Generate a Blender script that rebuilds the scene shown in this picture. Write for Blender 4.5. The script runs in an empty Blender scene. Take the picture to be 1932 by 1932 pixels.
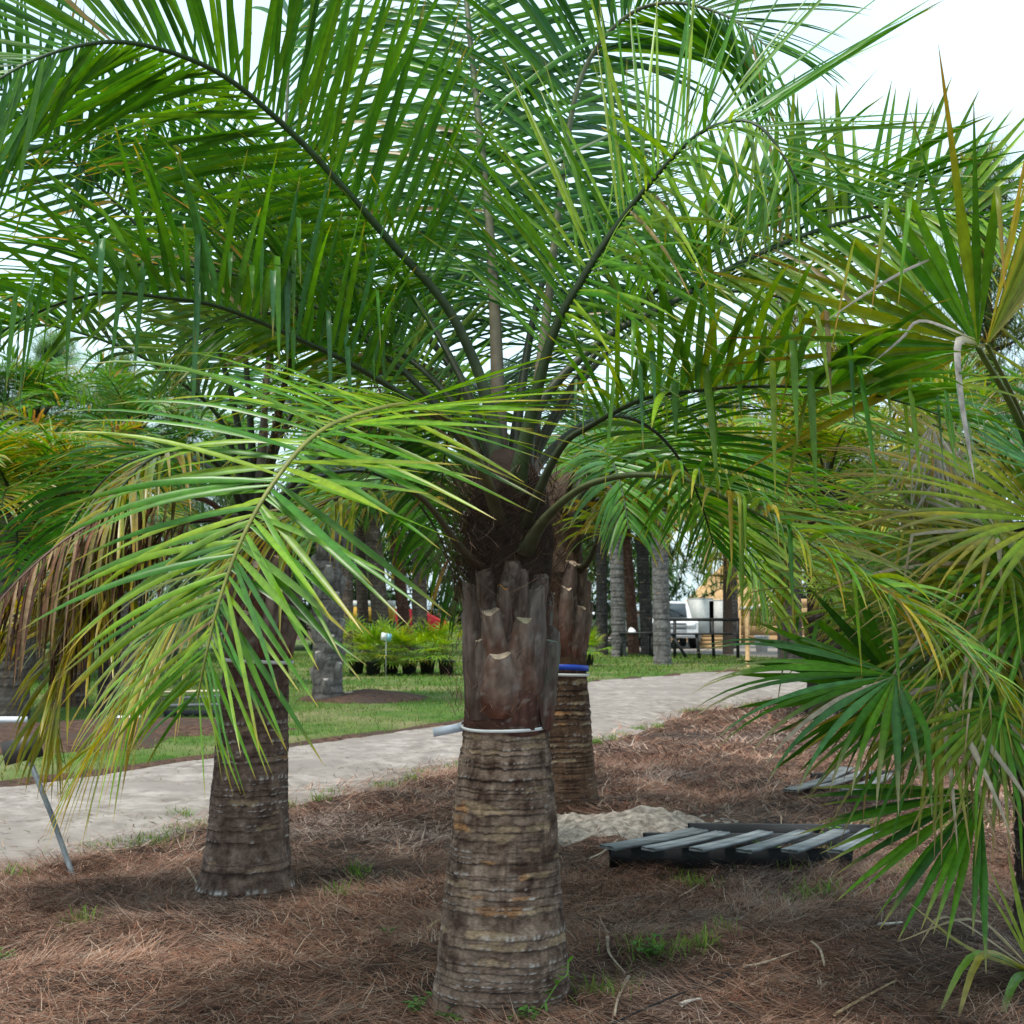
import bpy, math, random
import numpy as np
from mathutils import Vector

# ------------------------------------------------------------------ camera, sky, sun, exposure
SC = bpy.context.scene
F, HOR, EYE = 2600.0, 1150.0, 1.6          # focal length and horizon row in units of a 1932-wide frame, eye height in metres
PITCH = math.atan((HOR - 966.0) / F)
cam_data = bpy.data.cameras.new('camera')
cam = bpy.data.objects.new('camera', cam_data)
SC.collection.objects.link(cam)
cam.location = (0, 0, EYE)
cam.rotation_euler = (math.radians(90) + PITCH, 0, 0)
cam_data.sensor_width = 36
cam_data.sensor_fit = 'HORIZONTAL'
cam_data.lens = 36 * F / 1932
cam_data.clip_start = 0.05
cam_data.clip_end = 3000
cam_data.dof.use_dof = True
cam_data.dof.focus_distance = 5.7
cam_data.dof.aperture_fstop = 8
SC.camera = cam

SUN_EL, SUN_AZ = math.radians(68), math.radians(235)   # azimuth clockwise from +Y
world = bpy.data.worlds.new('World')
SC.world = world
world.use_nodes = True
wn, wl = world.node_tree.nodes, world.node_tree.links
wn.clear()
sky = wn.new('ShaderNodeTexSky')
sky.sky_type = 'NISHITA'
sky.sun_disc = False
sky.sun_elevation = SUN_EL
sky.sun_rotation = SUN_AZ
sky.air_density = 1.0
sky.dust_density = 2.0
tc = wn.new('ShaderNodeTexCoord')
mp = wn.new('ShaderNodeMapping')
mp.inputs['Scale'].default_value = (1, 1, 2.5)
cn = wn.new('ShaderNodeTexNoise')
cn.inputs['Scale'].default_value = 2.2
cn.inputs['Detail'].default_value = 6
cn.inputs['Roughness'].default_value = 0.55
cr = wn.new('ShaderNodeMapRange')
cr.inputs['From Min'].default_value = 0.30
cr.inputs['From Max'].default_value = 0.62
cr.inputs['To Min'].default_value = 0.45
cr.inputs['To Max'].default_value = 1.0
mixc = wn.new('ShaderNodeMixRGB')
mixc.inputs['Color2'].default_value = (3.5, 4.6, 5.1, 1)     # thin bright overcast
bg = wn.new('ShaderNodeBackground')
bg.inputs['Strength'].default_value = 0.10
wo = wn.new('ShaderNodeOutputWorld')
wl.new(tc.outputs['Generated'], mp.inputs['Vector'])
wl.new(mp.outputs['Vector'], cn.inputs['Vector'])
wl.new(cn.outputs['Fac'], cr.inputs['Value'])
wl.new(cr.outputs['Result'], mixc.inputs['Fac'])
wl.new(sky.outputs['Color'], mixc.inputs['Color1'])
wl.new(mixc.outputs['Color'], bg.inputs['Color'])
wl.new(bg.outputs['Background'], wo.inputs['Surface'])

sun_data = bpy.data.lights.new('sun', 'SUN')
sun_data.energy = 1.5
sun_data.angle = math.radians(12)
sun_data.color = (1.0, 0.95, 0.87)
sun = bpy.data.objects.new('sun', sun_data)
SC.collection.objects.link(sun)
sdir = Vector((math.sin(SUN_AZ) * math.cos(SUN_EL), math.cos(SUN_AZ) * math.cos(SUN_EL), math.sin(SUN_EL)))
sun.rotation_euler = sdir.to_track_quat('Z', 'Y').to_euler()
SC.view_settings.view_transform = 'Standard'
SC.view_settings.look = 'None'
SC.view_settings.gamma = 1
SC.view_settings.use_curve_mapping = False
SC.view_settings.exposure = 1.6
SC.render.engine = 'CYCLES'
SC.cycles.max_bounces = 8
SC.cycles.transmission_bounces = 4
SC.cycles.use_denoising = True

rng = np.random.default_rng(7)
random.seed(7)
COL = SC.collection


# ------------------------------------------------------------------ helpers
def P(x, y, d):
    """frame position (1932 units) at forward distance d (m) -> world point"""
    u, v = (x - 966.0) / F, (966.0 - y) / F
    cp, sp = math.cos(PITCH), math.sin(PITCH)
    Y = cp - v * sp
    Z = sp + v * cp
    return np.array([u * d / Y, d, EYE + Z * d / Y])


def G(x, y, z=0.0):
    """point of the level ground seen at a frame position"""
    u, v = (x - 966.0) / F, (966.0 - y) / F
    cp, sp = math.cos(PITCH), math.sin(PITCH)
    t = (z - EYE) / (sp + v * cp)
    return np.array([u * t, (cp - v * sp) * t, z])


def unit(a):
    a = np.asarray(a, float)
    return a / np.maximum(np.linalg.norm(a, axis=-1, keepdims=True), 1e-9)


def _hash(ix, iy, iz, seed):
    n = (ix.astype(np.int64) * 374761393 + iy.astype(np.int64) * 668265263 + iz.astype(np.int64) * 2147483647 + seed * 974711) & 0x7FFFFFFF
    n = ((n ^ (n >> 13)) * 1274126177) & 0x7FFFFFFF
    n = ((n ^ (n >> 16)) * 2246822519) & 0x7FFFFFFF
    return (n & 0xFFFFF) / float(0xFFFFF)


def noise(x, y, z=0.0, seed=0):
    x, y, z = np.broadcast_arrays(np.asarray(x, float), np.asarray(y, float), np.asarray(z, float))
    i, j, k = np.floor(x), np.floor(y), np.floor(z)
    fx, fy, fz = x - i, y - j, z - k
    fx, fy, fz = [f * f * (3 - 2 * f) for f in (fx, fy, fz)]
    r = 0
    for a in (0, 1):
        for b in (0, 1):
            for c in (0, 1):
                w = (fx if a else 1 - fx) * (fy if b else 1 - fy) * (fz if c else 1 - fz)
                r = r + w * _hash(i + a, j + b, k + c, seed)
    return r


def fbm(x, y, z=0.0, seed=0, o=4):
    r, a, s = 0, 0.5, 1.0
    for q in range(o):
        r = r + a * noise(np.asarray(x) * s, np.asarray(y) * s, np.asarray(z) * s, seed + q * 17)
        a, s = a * 0.5, s * 2.03
    return r / (1 - 0.5 ** o)


def lerp(a, b, t):
    t = np.asarray(t)[..., None]
    return np.asarray(a) * (1 - t) + np.asarray(b) * t


def mesh_np(name, V, Q, C=None, smooth=True):
    """mesh from vertices (n,3), quads (m,4) or triangles (m,3), optional point colours (n,3)"""
    V = np.asarray(V, np.float32).reshape(-1, 3)
    Q = np.asarray(Q, np.int32)
    k = Q.shape[1]
    me = bpy.data.meshes.new(name)
    me.vertices.add(len(V))
    me.vertices.foreach_set('co', V.ravel())
    me.loops.add(Q.size)
    me.loops.foreach_set('vertex_index', Q.ravel())
    me.polygons.add(len(Q))
    me.polygons.foreach_set('loop_start', np.arange(0, Q.size, k, dtype=np.int32))
    me.polygons.foreach_set('loop_total', np.full(len(Q), k, np.int32))
    if smooth:
        me.polygons.foreach_set('use_smooth', np.ones(len(Q), bool))
    me.update(calc_edges=True)
    if C is not None:
        a = me.color_attributes.new('Col', 'FLOAT_COLOR', 'POINT')
        c4 = np.ones((len(V), 4), np.float32)
        c4[:, :3] = np.clip(np.asarray(C).reshape(-1, 3), 0, 1)
        a.data.foreach_set('color', c4.ravel())
    return me


def obj(name, me, mat=None, parent=None, loc=None):
    o = bpy.data.objects.new(name, me)
    COL.objects.link(o)
    if mat is not None and len(me.materials) == 0:
        me.materials.append(mat)
    if parent is not None:
        o.parent = parent
    if loc is not None:
        o.location = loc
    return o


def thing(name, label, cat, loc=(0, 0, 0), group=None, rz=0.0):
    o = bpy.data.objects.new(name, None)
    COL.objects.link(o)
    o.location = loc
    o.rotation_euler = (0, 0, rz)
    o.empty_display_size = 0.2
    return tag(o, label, cat, group)


def tag(o, label, cat, group=None):
    o['label'] = label
    o['category'] = cat
    if group:
        o['group'] = group
    return o


def kind(o, k):
    o['kind'] = k
    return o


class MB:
    """collects boxes and tubes as quads"""
    def __init__(s):
        s.V, s.Q, s.C, s.n = [], [], [], 0

    def add(s, V, Q, C=None):
        V = np.asarray(V, float).reshape(-1, 3)
        s.V.append(V)
        s.Q.append(np.asarray(Q, int).reshape(-1, 4) + s.n)
        s.C.append(np.broadcast_to(np.asarray(C if C is not None else (1, 1, 1), float), V.shape))
        s.n += len(V)
        return s

    def box(s, c, size, rz=0.0, M=None, C=None):
        hx, hy, hz = np.asarray(size) / 2
        v = np.array([[a * hx, b * hy, e * hz] for e in (-1, 1) for b in (-1, 1) for a in (-1, 1)])
        if M is not None:
            v = v @ np.asarray(M).T
        cz, sz = math.cos(rz), math.sin(rz)
        v = np.stack([v[:, 0] * cz - v[:, 1] * sz, v[:, 0] * sz + v[:, 1] * cz, v[:, 2]], 1) + np.asarray(c)
        return s.add(v, [[0, 2, 3, 1], [4, 5, 7, 6], [0, 1, 5, 4], [2, 6, 7, 3], [0, 4, 6, 2], [1, 3, 7, 5]], C)

    def beam(s, a, b, w, h, C=None):
        """box from a to b, w wide and h high"""
        a, b = np.asarray(a, float), np.asarray(b, float)
        T = unit(b - a)
        up = np.array([0, 0, 1.0]) if abs(T[2]) < 0.95 else np.array([0, 1.0, 0])
        B = unit(np.cross(T, up))
        N = np.cross(B, T)
        M = np.stack([T, B, N], 1)
        return s.box((a + b) / 2, (np.linalg.norm(b - a), w, h), M=M, C=C)

    def tube(s, pts, r, k=8, C=None, cap=True, flat=1.0):
        V, Q, Cc = tube_arrays(pts, r, k, C, cap, flat)
        return s.add(V, Q, Cc)

    def mesh(s, name, smooth=False):
        return mesh_np(name, np.concatenate(s.V), np.concatenate(s.Q), np.concatenate(s.C), smooth)


def spline(ctrl, n):
    """Catmull-Rom through ctrl, n points evenly spaced along it"""
    c = np.asarray(ctrl, float)
    c = np.concatenate([[2 * c[0] - c[1]], c, [2 * c[-1] - c[-2]]])
    out = []
    for i in range(1, len(c) - 2):
        t = np.linspace(0, 1, 16, endpoint=False)[:, None]
        p0, p1, p2, p3 = c[i - 1], c[i], c[i + 1], c[i + 2]
        out.append(0.5 * (2 * p1 + (p2 - p0) * t + (2 * p0 - 5 * p1 + 4 * p2 - p3) * t ** 2 + (3 * p1 - p0 - 3 * p2 + p3) * t ** 3))
    out.append(c[-2][None])
    q = np.concatenate(out)
    s = np.concatenate([[0], np.cumsum(np.linalg.norm(np.diff(q, axis=0), axis=1))])
    u = np.linspace(0, s[-1], n)
    return np.stack([np.interp(u, s, q[:, k]) for k in range(3)], 1), s[-1]


def frames(p, face):
    T = unit(np.gradient(p, axis=0))
    N = np.broadcast_to(np.asarray(face, float), T.shape).copy()
    N = unit(N - (N * T).sum(1, keepdims=True) * T)
    return T, unit(np.cross(T, N)), N


def tube_arrays(pts, r, k=8, C=None, cap=True, flat=1.0, face=None):
    p = np.asarray(pts, float)
    n = len(p)
    r = np.broadcast_to(np.asarray(r, float), (n,))
    if face is None:
        d = unit(p[-1] - p[0])
        face = (0.31, -0.2, 0.93) if abs(d[2]) < 0.9 else (0.9, 0.4, 0.1)
    T, B, N = frames(p, face)
    a = np.linspace(0, 2 * math.pi, k, endpoint=False)
    V = p[:, None] + r[:, None, None] * (np.cos(a)[None, :, None] * B[:, None] + flat * np.sin(a)[None, :, None] * N[:, None])
    i, j = np.meshgrid(np.arange(n - 1), np.arange(k), indexing='ij')
    j2 = (j + 1) % k
    Q = np.stack([i * k + j, i * k + j2, (i + 1) * k + j2, (i + 1) * k + j], -1).reshape(-1, 4)
    V = V.reshape(-1, 3)
    Cc = None
    if C is not None:
        Cc = np.repeat(np.broadcast_to(np.asarray(C, float), (n, 3)), k, axis=0)
    else:
        Cc = np.ones_like(V)
    if cap and k % 2 == 0:
        for e in (0, n - 1):
            b = e * k
            for q in range(0, k - 2, 2):
                Q = np.concatenate([Q, [[b, b + q + 1, b + q + 2, b + (q + 3) % k]]])
    return V, Q, Cc


# ------------------------------------------------------------------ materials
def nodes_of(name):
    m = bpy.data.materials.new(name)
    m.use_nodes = True
    n, l = m.node_tree.nodes, m.node_tree.links
    return m, n, l, n['Principled BSDF']


def mat_attr(name, rough=0.6, spec=0.3, transl=0.0, tmul=(1.6, 1.45, 0.6), nscale=40.0, namt=0.25, bump=0.0, bscale=80.0, stretch=(1, 1, 1)):
    """base colour from the mesh's own colour attribute, broken up by noise"""
    m, n, l, b = nodes_of(name)
    at = n.new('ShaderNodeAttribute')
    at.attribute_name = 'Col'
    co = n.new('ShaderNodeTexCoord')
    mpn = n.new('ShaderNodeMapping')
    mpn.inputs['Scale'].default_value = stretch
    l.new(co.outputs['Object'], mpn.inputs['Vector'])
    nz = n.new('ShaderNodeTexNoise')
    nz.inputs['Scale'].default_value = nscale
    nz.inputs['Detail'].default_value = 4
    l.new(mpn.outputs['Vector'], nz.inputs['Vector'])
    mr = n.new('ShaderNodeMapRange')
    mr.inputs['From Min'].default_value = 0.3
    mr.inputs['From Max'].default_value = 0.7
    mr.inputs['To Min'].default_value = 1 - namt
    mr.inputs['To Max'].default_value = 1 + namt
    l.new(nz.outputs['Fac'], mr.inputs['Value'])
    mul = n.new('ShaderNodeVectorMath')
    mul.operation = 'SCALE'
    l.new(at.outputs['Color'], mul.inputs[0])
    l.new(mr.outputs['Result'], mul.inputs['Scale'])
    l.new(mul.outputs['Vector'], b.inputs['Base Color'])
    b.inputs['Roughness'].default_value = rough
    b.inputs['Specular IOR Level'].default_value = spec
    if bump:
        nb = n.new('ShaderNodeTexNoise')
        nb.inputs['Scale'].default_value = bscale
        nb.inputs['Detail'].default_value = 5
        l.new(mpn.outputs['Vector'], nb.inputs['Vector'])
        bp = n.new('ShaderNodeBump')
        bp.inputs['Strength'].default_value = bump
        bp.inputs['Distance'].default_value = 0.01
        l.new(nb.outputs['Fac'], bp.inputs['Height'])
        l.new(bp.outputs['Normal'], b.inputs['Normal'])
    if transl:
        tr = n.new('ShaderNodeBsdfTranslucent')
        m2 = n.new('ShaderNodeVectorMath')
        m2.operation = 'MULTIPLY'
        m2.inputs[1].default_value = tmul
        l.new(mul.outputs['Vector'], m2.inputs[0])
        l.new(m2.outputs['Vector'], tr.inputs['Color'])
        mx = n.new('ShaderNodeMixShader')
        mx.inputs['Fac'].default_value = transl
        l.new(b.outputs['BSDF'], mx.inputs[1])
        l.new(tr.outputs['BSDF'], mx.inputs[2])
        l.new(mx.outputs['Shader'], n['Material Output'].inputs['Surface'])
    return m


def mat_noise(name, c1, c2, scale=8.0, rough=0.8, spec=0.25, detail=6, bump=0.3, bdist=0.01, c3=None, s3=1.2, stretch=(1, 1, 1), f=(0.35, 0.65), metallic=0.0):
    m, n, l, b = nodes_of(name)
    co = n.new('ShaderNodeTexCoord')
    mpn = n.new('ShaderNodeMapping')
    mpn.inputs['Scale'].default_value = stretch
    l.new(co.outputs['Object'], mpn.inputs['Vector'])
    nz = n.new('ShaderNodeTexNoise')
    nz.inputs['Scale'].default_value = scale
    nz.inputs['Detail'].default_value = detail
    nz.inputs['Roughness'].default_value = 0.62
    l.new(mpn.outputs['Vector'], nz.inputs['Vector'])
    rp = n.new('ShaderNodeValToRGB')
    rp.color_ramp.elements[0].position = f[0]
    rp.color_ramp.elements[1].position = f[1]
    rp.color_ramp.elements[0].color = (*c1, 1)
    rp.color_ramp.elements[1].color = (*c2, 1)
    l.new(nz.outputs['Fac'], rp.inputs['Fac'])
    out = rp.outputs['Color']
    if c3 is not None:
        n3 = n.new('ShaderNodeTexNoise')
        n3.inputs['Scale'].default_value = s3
        n3.inputs['Detail'].default_value = 5
        l.new(mpn.outputs['Vector'], n3.inputs['Vector'])
        r3 = n.new('ShaderNodeMapRange')
        r3.inputs['From Min'].default_value = 0.45
        r3.inputs['From Max'].default_value = 0.65
        l.new(n3.outputs['Fac'], r3.inputs['Value'])
        mx = n.new('ShaderNodeMixRGB')
        mx.inputs['Color2'].default_value = (*c3, 1)
        l.new(r3.outputs['Result'], mx.inputs['Fac'])
        l.new(out, mx.inputs['Color1'])
        out = mx.outputs['Color']
    l.new(out, b.inputs['Base Color'])
    b.inputs['Roughness'].default_value = rough
    b.inputs['Specular IOR Level'].default_value = spec
    b.inputs['Metallic'].default_value = metallic
    if bump:
        bp = n.new('ShaderNodeBump')
        bp.inputs['Strength'].default_value = bump
        bp.inputs['Distance'].default_value = bdist
        l.new(nz.outputs['Fac'], bp.inputs['Height'])
        l.new(bp.outputs['Normal'], b.inputs['Normal'])
    return m


M_LEAF = mat_attr('palm_leaf', rough=0.36, spec=0.42, transl=0.30, tmul=(2.2, 1.7, 0.3), nscale=30, namt=0.22)
M_FAN = mat_attr('fan_leaf', rough=0.42, spec=0.3, transl=0.32, tmul=(2.0, 1.6, 0.4), nscale=25, namt=0.25)
M_DEAD = mat_attr('dead_leaf', rough=0.75, spec=0.15, transl=0.15, tmul=(1.2, 1.0, 0.8), nscale=30, namt=0.35)
M_RACHIS = mat_attr('rachis', rough=0.5, spec=0.35, nscale=18, namt=0.25, bump=0.15, bscale=60)
M_TRUNK = mat_attr('palm_trunk', rough=0.85, spec=0.15, nscale=60, namt=0.3, bump=0.5, bscale=90, stretch=(1, 1, 1.6))
M_BOOT = mat_attr('leaf_base', rough=0.75, spec=0.2, nscale=35, namt=0.3, bump=0.4, bscale=70, stretch=(1, 1, 0.35))
M_FIBRE = mat_attr('fibre', rough=0.9, spec=0.1, nscale=20, namt=0.3)
M_STRAW = mat_attr('pine_straw', rough=0.8, spec=0.15, nscale=6, namt=0.2)
M_GRASS = mat_attr('grass', rough=0.6, spec=0.25, transl=0.3, nscale=3, namt=0.3)
M_CROWN = mat_attr('far_foliage', rough=0.55, spec=0.3, transl=0.3, nscale=4, namt=0.3)
M_WOODG = mat_attr('weathered_wood', rough=0.8, spec=0.2, nscale=14, namt=0.3, bump=0.4, bscale=30, stretch=(0.15, 1, 1))
M_WOODT = mat_noise('new_lumber', (0.36, 0.22, 0.10), (0.52, 0.34, 0.17), 6, 0.75, stretch=(0.3, 2, 2), bump=0.15)
M_PLAIN = mat_attr('painted', rough=0.5, spec=0.4, nscale=10, namt=0.12)
M_METAL = mat_noise('galvanised_steel', (0.07, 0.085, 0.095), (0.13, 0.155, 0.17), 20, 0.55, 0.4, bump=0.1, metallic=0.1)


# ------------------------------------------------------------------ the ground: mulch bed, sand road, lawn
NE = np.array([(-40, -20), (-6, 5.2), (-3.15, 8.5), (-2.4, 10.2), (-1.75, 11.4), (-0.64, 14.3), (0.98, 16.8), (2.8, 21.6), (5.2, 24.5), (12, 30), (40, 46)], float)
FE = np.array([(-40, -14), (-8, 8.2), (-4.7, 12.6), (-3.2, 14.9), (-0.84, 19.5), (0.6, 25), (1.82, 30.8), (5, 35.5), (8.4, 38), (16, 42), (40, 56)], float)


def near_edge(x):
    return np.interp(x, NE[:, 0], NE[:, 1]) + 1.3 * (fbm(np.asarray(x) * 1.1, 3.1, seed=5) - 0.5) + 0.35 * (fbm(np.asarray(x) * 6, 8.1, seed=7) - 0.5)


def far_edge(x):
    return np.interp(x, FE[:, 0], FE[:, 1]) + 0.7 * (fbm(np.asarray(x) * 0.9, 9.1, seed=6) - 0.5)


def smooth01(a, b, x):
    t = np.clip((x - a) / (b - a), 0, 1)
    return t * t * (3 - 2 * t)


SAND_C = G(1140, 1568)


def hgt(x, y):
    x, y = np.asarray(x, float), np.asarray(y, float)
    ne, fe = near_edge(x), far_edge(x)
    mulch = smooth01(-0.45, 0.45, ne - y)
    lawn = smooth01(-0.55, 0.05, y - fe)
    lump = 0.10 * (fbm(x * 0.9, y * 0.9, seed=1) - 0.5) + 0.11 * (fbm(x * 2.6, y * 2.6, seed=2) - 0.5) + 0.035 * (fbm(x * 9, y * 9, seed=3, o=3) - 0.5)
    far = np.clip((60 - y) / 30, 0, 1)
    z = mulch * (0.02 + lump) + lawn * (0.035 + 0.05 * (fbm(x * 0.7, y * 0.7, seed=4) - 0.5) * far) - 0.045 * (1 - mulch) * (1 - lawn)
    return z


def road_z(x, y):
    a = np.asarray(y) - near_edge(x)
    rut = -0.05 * np.exp(-((a - 1.2) / 0.3) ** 2) - 0.05 * np.exp(-((a - 3.0) / 0.35) ** 2) + 0.03 * np.exp(-((a - 2.1) / 0.3) ** 2)
    side = -0.11 * np.clip(-a / 1.1, 0, 1.2) ** 1.0
    return 0.012 + side + 0.05 * (fbm(np.asarray(x) * 3.1, np.asarray(y) * 3.1, seed=13) - 0.5) * (a < 0.2) + rut * 0.6 + 0.05 * (fbm(np.asarray(x) * 1.2, np.asarray(y) * 1.2, seed=11) - 0.5) * 0.6 + 0.02 * (fbm(np.asarray(x) * 7, np.asarray(y) * 7, seed=12) - 0.5)


def grid_mesh(name, X, Y, zf):
    xx, yy = np.meshgrid(X, Y, indexing='xy')
    z = zf(xx, yy)
    V = np.stack([xx, yy, z], -1).reshape(-1, 3)
    ny, nx = xx.shape
    i, j = np.meshgrid(np.arange(ny - 1), np.arange(nx - 1), indexing='ij')
    Q = np.stack([i * nx + j, i * nx + j + 1, (i + 1) * nx + j + 1, (i + 1) * nx + j], -1).reshape(-1, 4)
    return mesh_np(name, V, Q)


def expand(a, b, step, lo, hi, grow=1.25):
    x = list(np.arange(a, b, step))
    s = step
    while x[-1] < hi:
        s *= grow
        x.append(x[-1] + s)
    s = step
    while x[0] > lo:
        s *= grow
        x.insert(0, x[0] - s)
    return np.array(x)


M_MULCH = mat_noise('pine_straw_ground', (0.035, 0.019, 0.014), (0.12, 0.068, 0.048), 14, 0.95, 0.1, bump=0.8, bdist=0.03, c3=(0.06, 0.042, 0.034), s3=1.1)
M_SAND = mat_noise('road_sand', (0.165, 0.14, 0.122), (0.33, 0.292, 0.262), 4.0, 0.95, 0.1, bump=0.4, bdist=0.03, detail=10, c3=(0.20, 0.172, 0.152), s3=0.7)
M_LAWN = mat_noise('lawn_soil', (0.035, 0.08, 0.012), (0.075, 0.13, 0.024), 5, 0.95, 0.1, bump=0.6, bdist=0.03, c3=(0.16, 0.15, 0.07), s3=0.5)

kind(obj('ground', grid_mesh('ground', expand(-6.5, 8.0, 0.075, -900, 900), expand(3.6, 26.0, 0.075, -60, 2400), hgt), M_MULCH), 'structure')


def strip(name, x0, x1, step, edge_a, edge_b, rows, zf, mat):
    X = np.arange(x0, x1, step)
    a, b = edge_a(X), edge_b(X)
    t = np.linspace(0, 1, rows)[:, None]
    yy = a[None] * (1 - t) + b[None] * t
    xx = np.broadcast_to(X[None], yy.shape)
    V = np.stack([xx, yy, zf(xx, yy)], -1).reshape(-1, 3)
    ny, nx = xx.shape
    i, j = np.meshgrid(np.arange(ny - 1), np.arange(nx - 1), indexing='ij')
    Q = np.stack([i * nx + j, i * nx + j + 1, (i + 1) * nx + j + 1, (i + 1) * nx + j], -1).reshape(-1, 4)
    return kind(obj(name, mesh_np(name, V, Q), mat), 'structure')


strip('sand_road', -14, 34, 0.07, lambda x: near_edge(x) - 1.2, lambda x: far_edge(x) + 0.25, 84, road_z, M_SAND)
strip('lawn', -40, 60, 0.25, lambda x: far_edge(x) - 0.12, lambda x: np.maximum(far_edge(x) + 3, np.interp(x, [-40, 2, 8, 60], [70, 70, 62, 75])), 160, lambda x, y: hgt(x, y) + 0.008 + 0.03 * smooth01(0.0, 0.5, y - far_edge(x)) - 0.09 * (1 - smooth01(-0.115, 0.0, y - far_edge(x))), M_LAWN)
# bare sandy yard beyond the lawn, behind the fence posts
YARD = lambda x, y: 0.085 + 0.02 * (fbm(x, y, seed=31) - 0.5)
strip('sand_yard', 4.5, 40, 0.3, lambda x: np.interp(x, [4.5, 6.4, 9, 40], [50, 47, 43, 58]) + 0.5 * (fbm(x, 2.0, seed=30) - 0.5), lambda x: 0 * x + 75, 60, YARD, M_SAND)

# sand spill beside the third palm
def sand_spill():
    n = 130
    X = np.linspace(-1.05, 1.15, n)
    Y = np.linspace(-0.7, 1.0, n)
    xx, yy = np.meshgrid(X, Y)
    r = np.sqrt((xx / 0.85) ** 2 + (yy / 0.62) ** 2) + 0.6 * (fbm(xx * 3 + 5, yy * 3, seed=21) - 0.5)
    h = 0.055 * np.clip(1 - r, -0.6, 1) + 0.075 * (fbm(xx * 9, yy * 9, seed=22) - 0.5) * (r < 1) + 0.08 * np.exp(-(((xx - 0.28) / 0.2) ** 2 + ((yy - 0.05) / 0.22) ** 2))
    wx, wy = xx + SAND_C[0], yy + SAND_C[1]
    z = np.where(h > -0.03, hgt(wx, wy) + h + 0.0, hgt(wx, wy) - 0.05)
    V = np.stack([wx, wy, z], -1).reshape(-1, 3)
    i, j = np.meshgrid(np.arange(n - 1), np.arange(n - 1), indexing='ij')
    Q = np.stack([i * n + j, i * n + j + 1, (i + 1) * n + j + 1, (i + 1) * n + j], -1).reshape(-1, 4)
    m = mat_noise('grey_sand', (0.11, 0.094, 0.08), (0.36, 0.315, 0.27), 16, 0.95, 0.1, bump=0.8, bdist=0.02)
    kind(obj('sand_mound', mesh_np('sand_mound', V, Q), m), 'structure')


sand_spill()


def blades(pos, length, width, az, pitch, curve, col, tipcol, nseg=2):
    """thin strips: vectorised, one quad per segment"""
    n = len(pos)
    d = np.stack([np.cos(az) * np.cos(pitch), np.sin(az) * np.cos(pitch), np.sin(pitch)], 1)
    w = np.stack([-np.sin(az), np.cos(az), np.zeros(n)], 1)
    side = w * curve[:, None]
    V = np.zeros((n, nseg + 1, 2, 3))
    C = np.zeros((n, nseg + 1, 2, 3))
    p = pos.copy()
    for k in range(nseg + 1):
        t = k / nseg
        ww = (width * (1 - 0.75 * t) * 0.5)[:, None] * w
        V[:, k, 0], V[:, k, 1] = p - ww, p + ww
        C[:, k, 0] = C[:, k, 1] = col * (1 - t) + tipcol * t
        d = unit(d + side / nseg + np.array([0, 0, -0.25 / nseg]) * (pitch > 0.6)[:, None])
        p = p + d * (length / nseg)[:, None]
    k = np.arange(nseg)
    q = np.stack([2 * k, 2 * k + 1, 2 * k + 3, 2 * k + 2], 1)
    Q = (np.arange(n)[:, None, None] * (2 * (nseg + 1)) + q[None]).reshape(-1, 4)
    return V.reshape(-1, 3), Q, C.reshape(-1, 3)


def pick(pal, n, r=None):
    pal = np.asarray(pal)
    r = r or rng
    a = pal[r.integers(0, len(pal), n)]
    return a * r.uniform(0.75, 1.25, (n, 1))


def straw(n, y0, y1, ln, wd, seed):
    r = np.random.default_rng(seed)
    # even density over the ground in and a little beyond the view
    y = np.sqrt(r.uniform(y0 ** 2, y1 ** 2, n))
    x = r.uniform(-1, 1, n) * (0.42 * y + 0.9)
    keep = (near_edge(x) - y > 0.05 - 1.3 * r.uniform(0, 1, n) ** 3)
    ds = np.hypot((x - SAND_C[0] + 0.05) / 1.0, (y - SAND_C[1]) / 0.7)
    keep &= (ds > 0.95) | (r.uniform(0, 1, n) < 0.10)
    thin = fbm(x * 1.1, y * 1.1, seed=41) + 0.25 * r.uniform(-1, 1, n)
    keep &= thin > 0.30
    x, y = x[keep], y[keep]
    n = len(x)
    clump = fbm(x * 2.2, y * 2.2, seed=42)
    z = np.where(y > near_edge(x), road_z(x, y), hgt(x, y)) + r.uniform(0.0, 0.03, n) * (0.3 + 1.6 * clump)
    az = 2 * math.pi * fbm(x * 1.5, y * 1.5, seed=43) * 1.6 + r.normal(0, 0.9, n)
    pitch = r.normal(0.12, 0.22, n)
    pal = [(0.38, 0.195, 0.125), (0.45, 0.25, 0.165), (0.27, 0.135, 0.09), (0.54, 0.33, 0.23), (0.16, 0.085, 0.06), (0.62, 0.48, 0.37), (0.42, 0.18, 0.105)]
    col = pick(pal, n, r) * 0.60 * (0.6 + 0.8 * fbm(x * 0.8, y * 0.8, seed=44))[:, None]
    grey = smooth01(0.52, 0.68, fbm(x * 0.7, y * 0.7, seed=45))[:, None] * 0.6
    col = col * (1 - grey) + col.mean(1, keepdims=True) * np.array([1.15, 0.98, 0.88]) * grey
    return blades(np.stack([x, y, z], 1), r.uniform(0.6, 1.3, n) * ln, wd * r.uniform(0.7, 1.4, n), az, pitch, r.normal(0, 0.5, n), col, col * 1.15, 2)


def stuff_of(name, parts, mat, label):
    V, Q, C, k = [], [], [], 0
    for v, q, c in parts:
        V.append(v)
        Q.append(q + k)
        C.append(c)
        k += len(v)
    o = obj(name, mesh_np(name, np.concatenate(V), np.concatenate(Q), np.concatenate(C), smooth=False), mat)
    kind(o, 'stuff')
    o['label'] = label
    return o


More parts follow.
